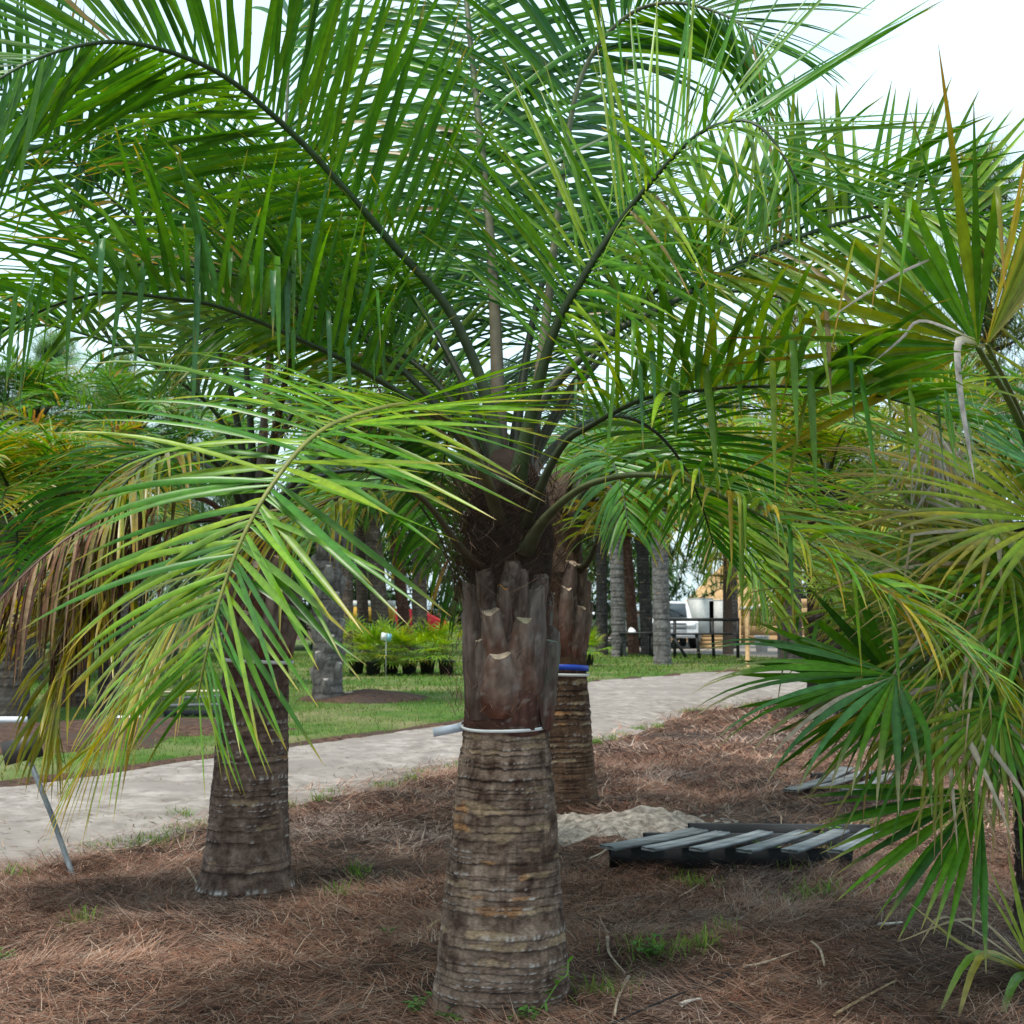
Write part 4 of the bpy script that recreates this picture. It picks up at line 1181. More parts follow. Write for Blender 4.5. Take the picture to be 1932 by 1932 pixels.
# dark leaf spread flat to the left, over the road
add_fan(fanp, P(1690, 1292, 6.3), ctop - V3(0, 0, 0.45), V3(-0.99, -0.1, 0.02), V3(-0.1, 0.9, 0.4), 0.70, spread=125, nseg=15, split=0.45, wf=0.95, droop=0.10, pal=DKF + GREEN, tip=(0.1, 0.13, 0.03), tipamt=0.1, seed=8, cup=0.05, fold=0.5, jitter=0.12)
# arching leaf whose segments hang to the ground at left
add_fan(fanp, P(1690, 1275, 6.0), ctop - V3(0, 0, 0.45), V3(-0.84, -0.35, -0.25), V3(-0.35, -0.55, 0.75), 0.92, spread=125, nseg=20, split=0.42, wf=0.9, droop=1.1, pal=GREEN + BLUEG, tip=(0.34, 0.28, 0.16), tipamt=0.22, seed=9, deadp=0.12, fold=0.6)
# hanging leaf, segments straight down
add_fan(fanp, P(1815, 1285, 6.05), ctop - V3(0, 0, 0.4), V3(-0.1, -0.3, -0.95), V3(0.0, -0.95, 0.3), 0.60, spread=170, nseg=26, split=0.35, droop=1.2, pal=GREEN + OLD, tipamt=0.3, seed=10, deadp=0.15, fold=0.6)
add_fan(fanp, P(1920, 1300, 6.0), ctop - V3(0, 0, 0.4), V3(0.1, -0.3, -0.95), V3(0.0, -0.95, 0.3), 0.60, spread=190, nseg=26, split=0.35, droop=1.2, pal=GREEN, tipamt=0.2, seed=11, fold=0.6)
# lowest, dark, tips down to the straw
add_fan(fanp, P(1851, 1494, 6.1), ctop - V3(0, 0, 0.75), V3(-0.80, -0.2, -0.56), V3(-0.3, -0.8, 0.5), 0.80, spread=88, nseg=18, split=0.52, wf=0.95, droop=0.22, pal=DKF + GREEN, tip=(0.32, 0.27, 0.1), tipamt=0.15, seed=12, fold=0.6, jitter=0.1, sag=0.0)
add_fan(fanp, P(1775, 1300, 6.0), ctop - V3(0, 0, 0.35), V3(-0.3, -0.3, -0.9), V3(-0.2, -0.9, 0.3), 0.78, spread=150, nseg=24, split=0.35, droop=0.9, pal=GREEN + YLF, tipamt=0.3, seed=13, deadp=0.2, fold=0.6)
add_fan(fanp, P(1885, 1330, 5.9), ctop - V3(0, 0, 0.35), V3(-0.05, -0.3, -0.95), V3(0.0, -0.95, 0.3), 0.72, spread=150, nseg=24, split=0.35, droop=0.9, pal=GREEN + OLD, tipamt=0.3, seed=14, deadp=0.15, fold=0.6)
# backing leaves
for k, (x, y, d, ax_, R_) in enumerate([(1960, 900, 6.9, (-0.7, 0.3, 0.5), 0.7), (1830, 930, 7.0, (-0.9, 0.3, 0.2), 0.8), (1780, 1130, 6.9, (-0.8, 0.2, -0.4), 0.8), (1860, 1250, 6.7, (-0.3, 0.3, -0.9), 0.75), (2050, 800, 6.4, (0.4, 0.2, 0.9), 0.8), (2080, 1000, 6.3, (0.9, 0.1, 0.1), 0.8), (2060, 1180, 6.2, (0.7, -0.2, -0.6), 0.8), (1720, 1230, 6.8, (-0.6, 0.2, -0.75), 0.7)]):
    add_fan(fanp, P(x, y, d), ctop - V3(0, 0, 0.1 * k % 0.4), V3(*ax_), V3(0.1, -0.5, 0.8), R_, spread=250, nseg=32, droop=0.8, pal=[OLD + GREEN, YLF, GREEN, DKF][k % 4], tipamt=0.25, seed=20 + k, deadp=0.12, fold=0.6)
for k, (x, y, d, ax_, R_, pl) in enumerate([(1760, 1010, 6.5, (-0.95, -0.1, 0.15), 0.8, LIME + YLF), (1800, 880, 6.8, (-0.8, 0, 0.5), 0.85, LIME + YLF), (1900, 1060, 6.1, (-0.9, -0.2, -0.3), 0.85, YLF + LIME), (1700, 1140, 6.7, (-0.9, 0, -0.2), 0.75, LIME + OLD), (1850, 1190, 6.2, (-0.7, -0.3, -0.6), 0.75, YLF), (1745, 1250, 6.4, (-0.7, -0.2, -0.65), 0.7, GREEN + LIME)]):
    add_fan(fanp, P(x, y, d), ctop - V3(0, 0, 0.12 * k % 0.5), V3(*ax_), V3(-0.2, -0.6, 0.75), R_, spread=230, nseg=28, split=0.28, wf=0.7, droop=0.9, pal=pl, tipamt=0.25, seed=60 + k, deadp=0.1, fold=0.6, stray=0.09)
# dead leaves hanging against the trunk
for k, (x, y, d) in enumerate([(1760, 800, 6.6), (1790, 830, 6.7), (1740, 905, 6.8)]):
    add_fan(fanp, P(x, y, d), ctop, V3(-0.15 + 0.1 * k, -0.1, -1), V3(0.1, -0.9, 0.2), 0.50, spread=70, nseg=14, droop=0.9, pal=[(0.40, 0.36, 0.31), (0.33, 0.29, 0.24), (0.45, 0.40, 0.33), (0.36, 0.22, 0.06)], tip=(0.42, 0.38, 0.33), tipamt=0.3, seed=40 + k, fold=0.9, mat=M_DEAD, label='pale dry dead leaf hanging' if k == 0 else None)


# ------------------------------------------------------------------ palms and trees further off
def far_palm(label, x, y, h, r0, r1, nf=26, L=2.2, leaf=0.7, W=0.05, pal=GREEN, seed=0, lean=(0, 0), tcol=None, group=None, tipamt=0.1, low=-25, fan=False, n=34, name='palm_tree', depth=None, boots_n=0, scar=0.2, skirt=0):
    b = G(x, y) if depth is None else np.array([(x - 966) / F * depth * 1.0, depth, 0])
    b[2] = (LZ(b[0], b[1]) if b[1] > far_edge(b[0]) else hgt(b[0], b[1])) - 0.03
    t = thing(name, label, 'palm tree', b, group)
    r = np.random.default_rng(seed)
    V, Q, C = trunk_arrays([(-0.1, r0 * 1.15), (0.25, r0), (h * 0.5, (r0 + r1) / 2), (h, r1)], lean=lean, rings=int(max(12, h * 9)), cols=32, rows=int(60 + h * 25), seed=seed, ring_h=0.02, scar=scar, pale=0.25, pal=tcol or [(0.10, 0.075, 0.06), (0.15, 0.12, 0.10), (0.06, 0.045, 0.04)])
    obj('trunk', mesh_np('trunk', V, Q, C), M_TRUNK, t)
    for k in range(boots_n):
        ph = k * 2.399
        z0 = 0.12 + (h - 0.35) * k / boots_n
        obj('leaf_base', boot_mesh(ph, 0.55, z0, z0 + 0.30, r0 * 0.95, r0 * 0.95, out1=0.07, narrow=0.45, seed=seed + k, notch=0.05, nv=6, nu=6, body=((0.10, 0.085, 0.075), (0.24, 0.215, 0.20)), cut=(0.30, 0.27, 0.24)), M_BOOT, t)
    top = np.array([lean[0], lean[1], h])
    VV, QQ, CC, k0 = [], [], [], 0

    def put(v, q, c):
        nonlocal k0
        VV.append(v)
        QQ.append(q + k0)
        CC.append(c)
        k0 += len(v)
    for k in range(nf):
        az = k * 2.399 + r.uniform(-0.3, 0.3)
        f = (k + 0.5) / nf
        el = math.radians(low + (82 - low) * f ** 0.8 + r.uniform(-8, 8))
        bend = 1.7 - 0.7 * f + r.uniform(-0.2, 0.2)
        Lk = L * r.uniform(0.8, 1.1) * (0.75 + 0.25 * math.sin(math.pi * f))
        if fan:
            c = np.array([math.cos(az) * math.cos(el), math.sin(az) * math.cos(el), math.sin(el)])
            hub = top + c * Lk * 0.55
            pts, _ = spline([top, (top + hub) / 2 + np.array([0, 0, 0.08]), hub], 6)
            put(*tube_arrays(pts, [0.02] * 6, 6, (0.12, 0.13, 0.04)))
            put(*fan_arrays(hub, c + np.array([0, 0, -0.35]), np.array([-c[0] * c[2], -c[1] * c[2], 1.0 - c[2] ** 2 + 0.1]), leaf, spread=240, nseg=22, droop=0.9, pal=pal, tipamt=tipamt, seed=seed + k, seg=6, fold=0.5))
        else:
            rach, LV, LC, seg = frond_arrays(arch(top, az, el, Lk, bend), L=leaf, n=n, W=W, lift=(20, 20), droop=(0.7, 0.7), start=0.24, pal=pal, tipamt=tipamt, seed=seed * 50 + k, seg=4, r0=0.03, rc=DKG)
            put(*rach)
            put(LV.reshape(-1, 3), strap_quads(len(LV), seg), LC.reshape(-1, 3))
    for k in range(skirt):
        az = r.uniform(0, 6.28)
        c = np.array([math.cos(az), math.sin(az), 0])
        put(*fan_arrays(top + c * 0.3 + np.array([0, 0, -0.2 - r.uniform(0, 0.6)]), c * 0.25 + np.array([0, 0, -1]), c, 0.7, spread=90, nseg=12, pal=DEADC, seed=seed + 400 + k, seg=4))
    obj('crown', mesh_np('crown', np.concatenate(VV), np.concatenate(QQ), np.concatenate(CC)), M_LEAF, t)
    return t


def needle_tree(label, x, depth, h, R, seed, pal, z0=0.25, ntuft=900, blade=0.28, bw=0.02, group=None, name='pine_tree', trunk_c=(0.10, 0.07, 0.055), flat=1.0):
    """tall tree whose crown is made of needle or leaf tufts on limbs"""
    r = np.random.default_rng(seed)
    X = (x - 966) / F * depth
    b = np.array([X, depth, LZ(X, depth) - 0.05])
    t = thing(name, label, 'tree', b, group)
    m = MB()
    sway = r.normal(0, 0.25, 2)
    zs = np.linspace(0, h * 0.97, 10)
    axis = np.stack([sway[0] * (zs / h) ** 2, sway[1] * (zs / h) ** 2, zs], 1)
    m.tube(axis, np.linspace(0.19, 0.03, 10) * h / 10, 8, trunk_c)
    tufts = []
    nl = int(22 + h * 2)
    for k in range(nl):
        f = (k + r.uniform(0, 1)) / nl
        z = h * (z0 + (0.97 - z0) * f)
        rr = R * (1 - 0.86 * f ** 1.3) * r.uniform(0.35, 1.15) * (0.7 + 0.3 * math.sin(math.pi * min(1, f * 1.6 + 0.2)))
        az = k * 2.399 + r.uniform(-0.5, 0.5)
        s0 = np.array([np.interp(z, zs, axis[:, 0]), np.interp(z, zs, axis[:, 1]), z])
        e = s0 + np.array([math.cos(az) * rr, math.sin(az) * rr, rr * r.uniform(0.0, 0.5)])
        midp = (s0 + e) / 2 + np.array([0, 0, -0.05 * rr])
        pts, _ = spline([s0, midp, e], 6)
        m.tube(pts, np.linspace(0.045, 0.01, 6) * h / 10, 5, trunk_c)
        nt = max(4, int(ntuft / nl))
        u = r.uniform(0.3, 1.05, nt)
        c = np.stack([np.interp(u, np.linspace(0, 1, 6), pts[:, q]) for q in range(3)], 1) + r.normal(0, 0.16 * rr + 0.12, (nt, 3)) * np.array([1, 1, 0.6 * flat])
        tufts.append(c)
    tr = obj('trunk', m.mesh('trunk', True), M_TRUNK, t)
    c = np.concatenate(tufts)
    per = 9
    pos = np.repeat(c, per, axis=0)
    n = len(pos)
    clumpc = np.repeat(pick(pal, len(c), r), per, axis=0)
    V, Q, C = blades(pos, blade * r.uniform(0.5, 1.3, n), bw * r.uniform(0.6, 1.4, n), r.uniform(0, 6.283, n), r.normal(0.35, 0.7, n), r.normal(0, 0.3, n), clumpc, clumpc * 1.2, 2)
    obj('crown', mesh_np('crown', V, Q, C, False), M_CROWN, t)
    return t


PINE = [(0.05, 0.12, 0.04), (0.07, 0.15, 0.04), (0.04, 0.10, 0.035), (0.10, 0.17, 0.04)]
PINEY = [(0.10, 0.17, 0.035), (0.26, 0.22, 0.03), (0.36, 0.25, 0.03), (0.13, 0.18, 0.035), (0.08, 0.15, 0.035)]
BLUET = [(0.12, 0.22, 0.11), (0.15, 0.27, 0.14), (0.09, 0.18, 0.085)]
DARKT = [(0.03, 0.07, 0.03), (0.04, 0.09, 0.035), (0.025, 0.055, 0.025)]

far_palm('stout feather palm with a dark trunk base just behind the fan palm', 1568, 1350, 3.4, 0.36, 0.30, nf=34, L=2.9, leaf=0.75, W=0.05, pal=GREEN + LIME + OLIVE, seed=401, tcol=[(0.035, 0.024, 0.02), (0.07, 0.045, 0.035), (0.02, 0.014, 0.012)], low=-45, tipamt=0.2)
far_palm('grey palm trunk crusted with old leaf bases, left of the potted palms', 618, 1330, 4.3, 0.25, 0.21, nf=26, L=2.3, leaf=0.6, W=0.035, pal=BLUEG + GREEN, seed=402, tcol=[(0.12, 0.105, 0.095), (0.20, 0.18, 0.17), (0.06, 0.05, 0.045)], boots_n=44, low=-30)
far_palm('brown palm trunk behind the dead fronds near the left edge', 128, 1342, 3.2, 0.29, 0.24, nf=30, L=2.4, leaf=0.6, W=0.04, pal=OLIVE + GREEN + DEADC[:1], seed=403, tcol=[(0.10, 0.06, 0.045), (0.15, 0.10, 0.08), (0.055, 0.034, 0.028)], low=-55, tipamt=0.35)
far_palm('slim dark palm trunk between the left palm and the one at the left edge', 205, 1352, 2.6, 0.17, 0.14, nf=20, L=1.8, leaf=0.5, W=0.035, pal=GREEN + OLIVE, seed=404, tcol=[(0.04, 0.03, 0.026), (0.07, 0.055, 0.05), (0.025, 0.02, 0.017)], low=-40, fan=True)
far_palm('bright green fan palm behind the lowest right fronds of the middle palm', 1500, 1254, 4.6, 0.22, 0.18, nf=30, L=2.6, leaf=1.2, pal=LIME + YLF, seed=405, low=-35, fan=True, skirt=4)
far_palm('fan palm with a skirt of dry leaves behind the one at the right edge', 1790, 1330, 4.4, 0.22, 0.18, nf=28, L=2.1, leaf=1.0, pal=GREEN + YLF, seed=406, low=-50, fan=True, skirt=14)
far_palm('tall feather palm with drooping blue green fronds behind the stout dark based palm', 1610, 1253, 5.6, 0.24, 0.2, nf=34, L=3.0, leaf=0.8, W=0.055, pal=BLUEG + GREEN, seed=407, low=-40)
far_palm('olive feather palm with upswept fronds at the left edge, behind the dead fronds', 20, 1365, 2.9, 0.25, 0.2, nf=30, L=2.5, leaf=0.8, W=0.04, pal=OLIVE + GREEN + GREEN, seed=408, low=-10, tipamt=0.3)
far_palm('blue green feather palm on the lawn between the left edge and the left palm', 245, 1300, 5.0, 0.22, 0.18, nf=34, L=2.7, leaf=0.75, W=0.045, pal=BLUEG + GREEN, seed=409, low=-35)
far_palm('taller green feather palm at the far left, beyond the olive one', 60, 1290, 5.6, 0.22, 0.18, nf=34, L=2.8, leaf=0.75, W=0.045, pal=GREEN + BLUEG, seed=410, low=-35)
# the far row left of the middle palm
GRP1 = 'far palm trunks behind the potted palms'
for k, (x, y, h, r0, lean, nm) in enumerate([
        (655, 1243, 6.0, 0.21, -0.1, 'thin far palm trunk, first of the row behind the potted palms'),
        (686, 1238, 6.8, 0.21, -0.3, 'brown far palm trunk, second of the row behind the potted palms'),
        (722, 1241, 7.4, 0.30, -0.75, 'thickest far palm trunk, leaning left, third of the row behind the potted palms'),
        (767, 1238, 7.2, 0.22, -0.85, 'reddish far palm trunk leaning left, fourth of the row behind the potted palms'),
        (792, 1240, 6.2, 0.27, -0.1, 'dark based far palm trunk, last of the row behind the potted palms')]):
    far_palm(nm, x, y, h, r0, r0 * 0.8, nf=24, L=2.6, leaf=1.1 if k % 2 else 0.8, W=0.06, pal=[GREEN, DEEP + GREEN, GREEN + OLIVE][k % 3], seed=420 + k, lean=(lean, 0.2), group=GRP1, low=-30, fan=bool(k % 2), tcol=[(0.12, 0.085, 0.065), (0.17, 0.125, 0.10), (0.07, 0.048, 0.038)] if k != 3 else [(0.16, 0.07, 0.05), (0.2, 0.09, 0.06), (0.08, 0.04, 0.03)])
GRP2 = 'far palm trunks right of the middle palm'
for k, (x, y, h, r0, lean, nm) in enumerate([
        (1136, 1240, 6.0, 0.20, 0.0, 'dim far palm trunk nearest the middle palm on its right'),
        (1168, 1243, 6.6, 0.24, -0.15, 'straight grey green far palm trunk, second to the right of the middle palm'),
        (1196, 1238, 7.0, 0.20, -0.5, 'reddish far palm trunk leaning left behind the dark table'),
        (1222, 1239, 6.4, 0.22, -0.3, 'dark far palm trunk between the reddish one and the pale ringed one'),
        (1250, 1258, 6.2, 0.25, -0.1, 'pale ringed far palm trunk left of the black bench'),
        (1381, 1227, 7.5, 0.27, 0.0, 'smooth dark grey trunk behind the black bench')]):
    far_palm(nm, x, y, h, r0, r0 * 0.85, nf=24, L=2.6, leaf=1.0 if k % 2 else 0.8, W=0.06, pal=[GREEN, DEEP + GREEN, BLUEG + GREEN][k % 3], seed=440 + k, lean=(lean, 0.2), group=GRP2, low=-30, fan=k in (1, 4), tcol=[(0.17, 0.07, 0.045), (0.2, 0.10, 0.07), (0.09, 0.04, 0.03)] if k == 2 else ([(0.13, 0.12, 0.11), (0.2, 0.19, 0.18), (0.09, 0.08, 0.075)] if k in (1, 4) else [(0.06, 0.055, 0.05), (0.09, 0.08, 0.075), (0.04, 0.036, 0.033)]))

# trees behind
needle_tree('yellowing pine with long needles behind the fan palm leaves, far right', 1890, 26, 10.6, 2.6, 501, PINEY + PINE, ntuft=2600, blade=0.34, bw=0.018)
needle_tree('green pine with yellow tufts above the right fronds', 1735, 41, 14.0, 3.4, 502, PINE + PINEY, ntuft=2400, blade=0.36, bw=0.02)
needle_tree('shorter yellow tufted pine behind the long right frond', 1480, 42, 11.6, 3.2, 503, PINEY, ntuft=2000, blade=0.34, bw=0.018)
needle_tree('golden yellow pine behind the drooping right fronds', 1372, 47, 10.2, 3.2, 509, PINEY + PINEY[1:3], ntuft=2200, blade=0.34, bw=0.02)
needle_tree('golden tufted pine between the two right hand fronds', 1580, 44, 11.2, 3.2, 510, PINEY + PINEY[1:3], ntuft=2200, blade=0.34, bw=0.02)
needle_tree('broad green pine at the right edge', 2020, 43, 15.0, 3.8, 504, PINE, ntuft=2400, blade=0.4, bw=0.022)
needle_tree('feathery blue green pine left of the left palm', 70, 34, 8.4, 3.6, 505, BLUET, ntuft=3600, blade=0.42, bw=0.014, z0=0.10)
needle_tree('feathery blue green pine at the left edge', -40, 30, 7.0, 3.4, 506, BLUET + PINE, ntuft=3600, blade=0.40, bw=0.013, z0=0.08)
needle_tree('feathery blue green pine seen between the dead fronds and the left palm', 215, 40, 9.0, 3.8, 507, BLUET, ntuft=3600, blade=0.45, bw=0.016, z0=0.08)
needle_tree('feathery dark pine just left of the left palm crown', 330, 44, 8.8, 3.8, 508, PINE + BLUET, ntuft=3000, blade=0.45, bw=0.018, z0=0.08)
GB = 'far trees closing the view'
for k, (x, d, h, R, pal, lb_) in enumerate([
        (430, 52, 9, 4.0, PINE, 'far green tree behind the left palm trunk'),
        (600, 56, 9.5, 4.2, DARKT + PINE, 'far dark tree behind the grey booted trunk'),
        (760, 58, 10, 4.2, PINE, 'far green tree behind the row of far palm trunks'),
        (920, 60, 9.5, 4.4, DARKT + PINE, 'far dark tree straight behind the middle palm'),
        (1090, 58, 9.5, 4.2, PINE, 'far green tree behind the dim far palm trunk'),
        (1230, 62, 10, 4.4, DARKT + PINE, 'far dark tree behind the dark table'),
        (1480, 78, 8.0, 4.0, DARKT, 'far dark tree above the lumber wall'),
        (1640, 66, 8.5, 4.2, PINE, 'far green tree right of the lumber wall'),
        (1830, 64, 9, 4.4, PINE, 'far green tree behind the right edge fan palm'),
        (150, 58, 8.0, 4.2, PINE + BLUET, 'far green tree beyond the lawn on the left'),
        (-60, 56, 8.0, 4.2, PINE, 'far green tree beyond the lawn at the left edge')]):
    needle_tree(lb_, x, d, h, R, 520 + k, pal, ntuft=1500, blade=0.5, bw=0.09, z0=0.03, group=GB, name='broadleaf_tree')


# ------------------------------------------------------------------ potted palms across the road
M_POT = mat_noise('black_plastic', (0.012, 0.012, 0.013), (0.025, 0.025, 0.027), 12, 0.45, 0.4, bump=0.05)


def potted(x, y, label, seed, h=0.95, yellow=False):
    b = G(x, y)
    b[2] = LZ(b[0], b[1])
    t = thing('potted_palm', label, 'potted plant', b, 'young fan palms in black pots')
    a = np.linspace(0, 2 * math.pi, 20, endpoint=False)
    pr = [(0.0, 0.005), (0.15, 0.0), (0.19, 0.30), (0.205, 0.305), (0.205, 0.335), (0.185, 0.335), (0.175, 0.28), (0.0, 0.27)]
    V = np.array([[r_ * np.cos(a), r_ * np.sin(a), np.full(20, z_)] for r_, z_ in pr]).transpose(0, 2, 1).reshape(-1, 3)
    i, j = np.meshgrid(np.arange(len(pr) - 1), np.arange(20), indexing='ij')
    Q = np.stack([i * 20 + j, i * 20 + (j + 1) % 20, (i + 1) * 20 + (j + 1) % 20, (i + 1) * 20 + j], -1).reshape(-1, 4)
    obj('pot', mesh_np('pot', V, Q), M_POT, t)
    r = np.random.default_rng(seed)
    for k in range(16):
        az, el = k * 2.399 + r.uniform(-0.3, 0.3), math.radians(r.uniform(2, 75))
        c = np.array([math.cos(az) * math.cos(el), math.sin(az) * math.cos(el), math.sin(el)])
        hub = np.array([0, 0, 0.28]) + c * h * r.uniform(0.45, 0.75)
        pts, _ = spline([(0, 0, 0.27), hub * 0.55 + np.array([0, 0, 0.15]), hub], 8)
        lf = obj('fan_leaf', mesh_np('fan_leaf', *tube_arrays(pts, np.linspace(0.012, 0.007, 8), 6, (0.12, 0.2, 0.04))), M_RACHIS, t)
        V, Q, C = fan_arrays(hub, c + np.array([0, 0, -0.25]), np.array([-c[0] * c[2], -c[1] * c[2], 1.05 - c[2] ** 2]), h * 0.46, spread=220, nseg=18, droop=1.5, pal=(LIME if k % 4 else YLF), tipamt=0.1, seed=seed * 20 + k, seg=6)
        obj('blade', mesh_np('blade', V, Q, C), M_FAN, lf)
    return t


for k, (x, y, lb_) in enumerate([(672, 1278, 'young fan palm in a black pot, first from the grey booted trunk'), (704, 1280, 'young fan palm in a black pot, second from the grey booted trunk'), (738, 1278, 'young fan palm in a black pot, third in the row, beside the white card'), (772, 1279, 'young fan palm in a black pot, fourth in the row across the road'), (806, 1277, 'young fan palm in a black pot, fifth in the row across the road'), (842, 1278, 'young fan palm in a black pot, last in the row, next to the middle palm'), (1108, 1262, 'yellow green young palm in a black pot just right of the banded trunk')]):
    potted(x, y, lb_, 600 + k, h=1.12 if k < 6 else 0.9)
sg = thing('plant_card', 'small white and blue card standing among the potted palms', 'sign', tuple(G(728, 1282)))
g = MB()
g.box((0, 0, 0.45), (0.012, 0.012, 0.95), C=(0.5, 0.5, 0.5))
obj('stake', g.mesh('stake'), M_PLAIN, sg)
g = MB()
g.box((-0.05, -0.012, 0.98), (0.13, 0.006, 0.17), M=[[0.98, 0, 0.17], [0, 1, 0], [-0.17, 0, 0.98]], C=(0.75, 0.78, 0.8))
g.box((0.07, -0.012, 0.96), (0.10, 0.006, 0.17), M=[[0.98, 0, 0.17], [0, 1, 0], [-0.17, 0, 0.98]], C=(0.25, 0.5, 0.68))
obj('card', g.mesh('card'), M_PLAIN, sg)


# ------------------------------------------------------------------ leaning sign at the left
p0, p1 = G(143, 1652), P(52, 1425, G(143, 1652)[1] + 0.05)
sn = thing('sign', 'blank dark sign plate on a leaning steel stake by the road', 'sign', tuple(p0 + np.array([0, 0, hgt(p0[0], p0[1])])))
g = MB()
top = p1 - p0
g.tube([np.array([0.012, 0, -0.08]), top * 0.5, top * 1.06], 0.016, 8, (0.2, 0.24, 0.26))
obj('stake', g.mesh('stake', True), M_METAL, sn)
ud = unit(top)
rt = unit(np.cross(ud, [0, 1, 0]))
g = MB()
g.box(top + ud * 0.045 - np.array([0, 0.022, 0]) + rt * 0.01, (0.24, 0.008, 0.145), M=np.stack([unit(np.array([0.97, 0, 0.25])), np.array([0, 1.0, 0]), unit(np.array([-0.25, 0, 0.97]))], 1), C=(0.045, 0.042, 0.04))
obj('plate', g.mesh('plate'), M_PLAIN, sn)


# ------------------------------------------------------------------ pallets and timber
def plank(g, a, b, w, h, seed, col, sag=0.0):
    """a plank a->b with worn, slightly warped ends"""
    r = np.random.default_rng(seed)
    a, b = np.asarray(a, float), np.asarray(b, float)
    n = 9
    t = np.linspace(0, 1, n)[:, None]
    p = a * (1 - t) + b * t + np.array([0, 0, 1.0]) * sag * (4 * t * (t - 1))
    T = unit(b - a)
    B = unit(np.cross(T, [0, 0, 1.0]))
    N = np.cross(B, T)
    tw = r.normal(0, 0.03)
    nc = 8
    us = np.linspace(-1, 1, nc)
    tone = r.uniform(0.62, 1.25, nc)
    V, C = [], []
    for k in range(n):
        bb = B * math.cos(tw * k / n) + N * math.sin(tw * k / n)
        nn = np.cross(bb, T)
        w2 = w / 2 * r.uniform(0.97, 1.03)
        top = [p[k] + bb * w2 * u + nn * (h / 2 - 0.0015 * (q % 2)) + T * (r.normal(0, 0.006) if k in (0, n - 1) else 0) for q, u in enumerate(us)]
        bot = [p[k] + bb * w2 * u - nn * h / 2 for u in us[::-1]]
        V += top + bot
        cc = tone * r.uniform(0.8, 1.15, nc) * (0.7 if k in (0, n - 1) else 1.0)
        C += [np.asarray(col) * x for x in cc] + [np.asarray(col) * 0.55] * nc
    m_ = 2 * nc
    q = []
    for k in range(n - 1):
        for j in range(m_):
            q.append([m_ * k + j, m_ * k + (j + 1) % m_, m_ * (k + 1) + (j + 1) % m_, m_ * (k + 1) + j])
    for e in (0, m_ * (n - 1)):
        for j in range(nc - 1):
            q.append([e + j, e + j + 1, e + m_ - 2 - j, e + m_ - 1 - j])
    return g.add(V, q, np.array(C) * r.uniform(0.85, 1.15))


PZ = 0.15
pal1 = thing('pallet', 'weathered grey wooden pallet lying on the straw, boards askew', 'pallet', tuple(G(1380, 1625)))
po = np.asarray(pal1.location)
WG = (0.205, 0.22, 0.225)
WD = (0.035, 0.036, 0.038)
boards = [((1146, 1599), (1322, 1566), 0.14), ((1222, 1602), (1365, 1571), 0.11), ((1313, 1603), (1445, 1570), 0.105), ((1403, 1606), (1520, 1569), 0.105), ((1489, 1606), (1590, 1567), 0.10), ((1576, 1606), (1647, 1565), 0.10)]
for k, (a, b, w) in enumerate(boards):
    g = MB()
    plank(g, G(*a, z=PZ + 0.032 + 0.004 * k % 0.01) - po, G(*b, z=PZ + 0.055 + 0.006 * (k % 2)) - po, w, 0.02, 700 + k, WG, sag=0.006)
    obj('board', g.mesh('board'), M_WOODG, pal1)
for k, (a, b, zz_) in enumerate([((1150, 1616), (1604, 1622), 0.085), ((1215, 1590), (1622, 1592), 0.09), ((1300, 1571), (1640, 1574), 0.095)]):
    g = MB()
    A, B_ = G(*a, z=zz_), G(*b, z=zz_)
    plank(g, A - po, B_ - po, 0.045, 0.125, 720 + k, WD)
    obj('stringer', g.mesh('stringer'), M_WOODG, pal1)

pal2 = thing('pallet', 'broken pale pallet half hidden behind the fan palm leaves', 'pallet', tuple(G(1580, 1475)))
po = np.asarray(pal2.location)
for k, (a, b, w) in enumerate([((1490, 1492), (1560, 1470), 0.13), ((1545, 1486), (1640, 1455), 0.13), ((1600, 1492), (1690, 1460), 0.13), ((1560, 1470), (1600, 1448), 0.12)]):
    g = MB()
    plank(g, G(*a, z=0.10 + hgt(*G(*a)[:2])) - po, G(*b, z=0.11 + hgt(*G(*b)[:2])) - po, w, 0.018, 730 + k, (0.22, 0.205, 0.19))
    obj('board', g.mesh('board'), M_WOODG, pal2)
for k, (a, b) in enumerate([((1485, 1494), (1680, 1490)), ((1530, 1468), (1690, 1462))]):
    g = MB()
    plank(g, G(*a, z=0.05) - po, G(*b, z=0.05) - po, 0.04, 0.09, 740 + k, (0.08, 0.07, 0.065))
    obj('stringer', g.mesh('stringer'), M_WOODG, pal2)

# timber, boards and pipes lying on the lawn at left
def lawn_piece(name, label, cat, a, b, w, h, col, z=0.06, mat=None, pipe=False, group=None, lift=0.0):
    A, B_ = G(*a), G(*b)
    A[2], B_[2] = LZ(A[0], A[1]) + h / 2 + lift, LZ(B_[0], B_[1]) + h / 2 + lift
    g = MB()
    if pipe:
        g.tube(np.linspace(0, 1, 6)[:, None] * (B_ - A), w / 2, 12, col)
    else:
        plank(g, B_ * 0, B_ - A, w, h, hash(label) % 1000, col)
    return tag(obj(name, g.mesh(name, pipe), mat or (M_PLAIN if pipe else M_WOODG), None, tuple(A)), label, cat, group)


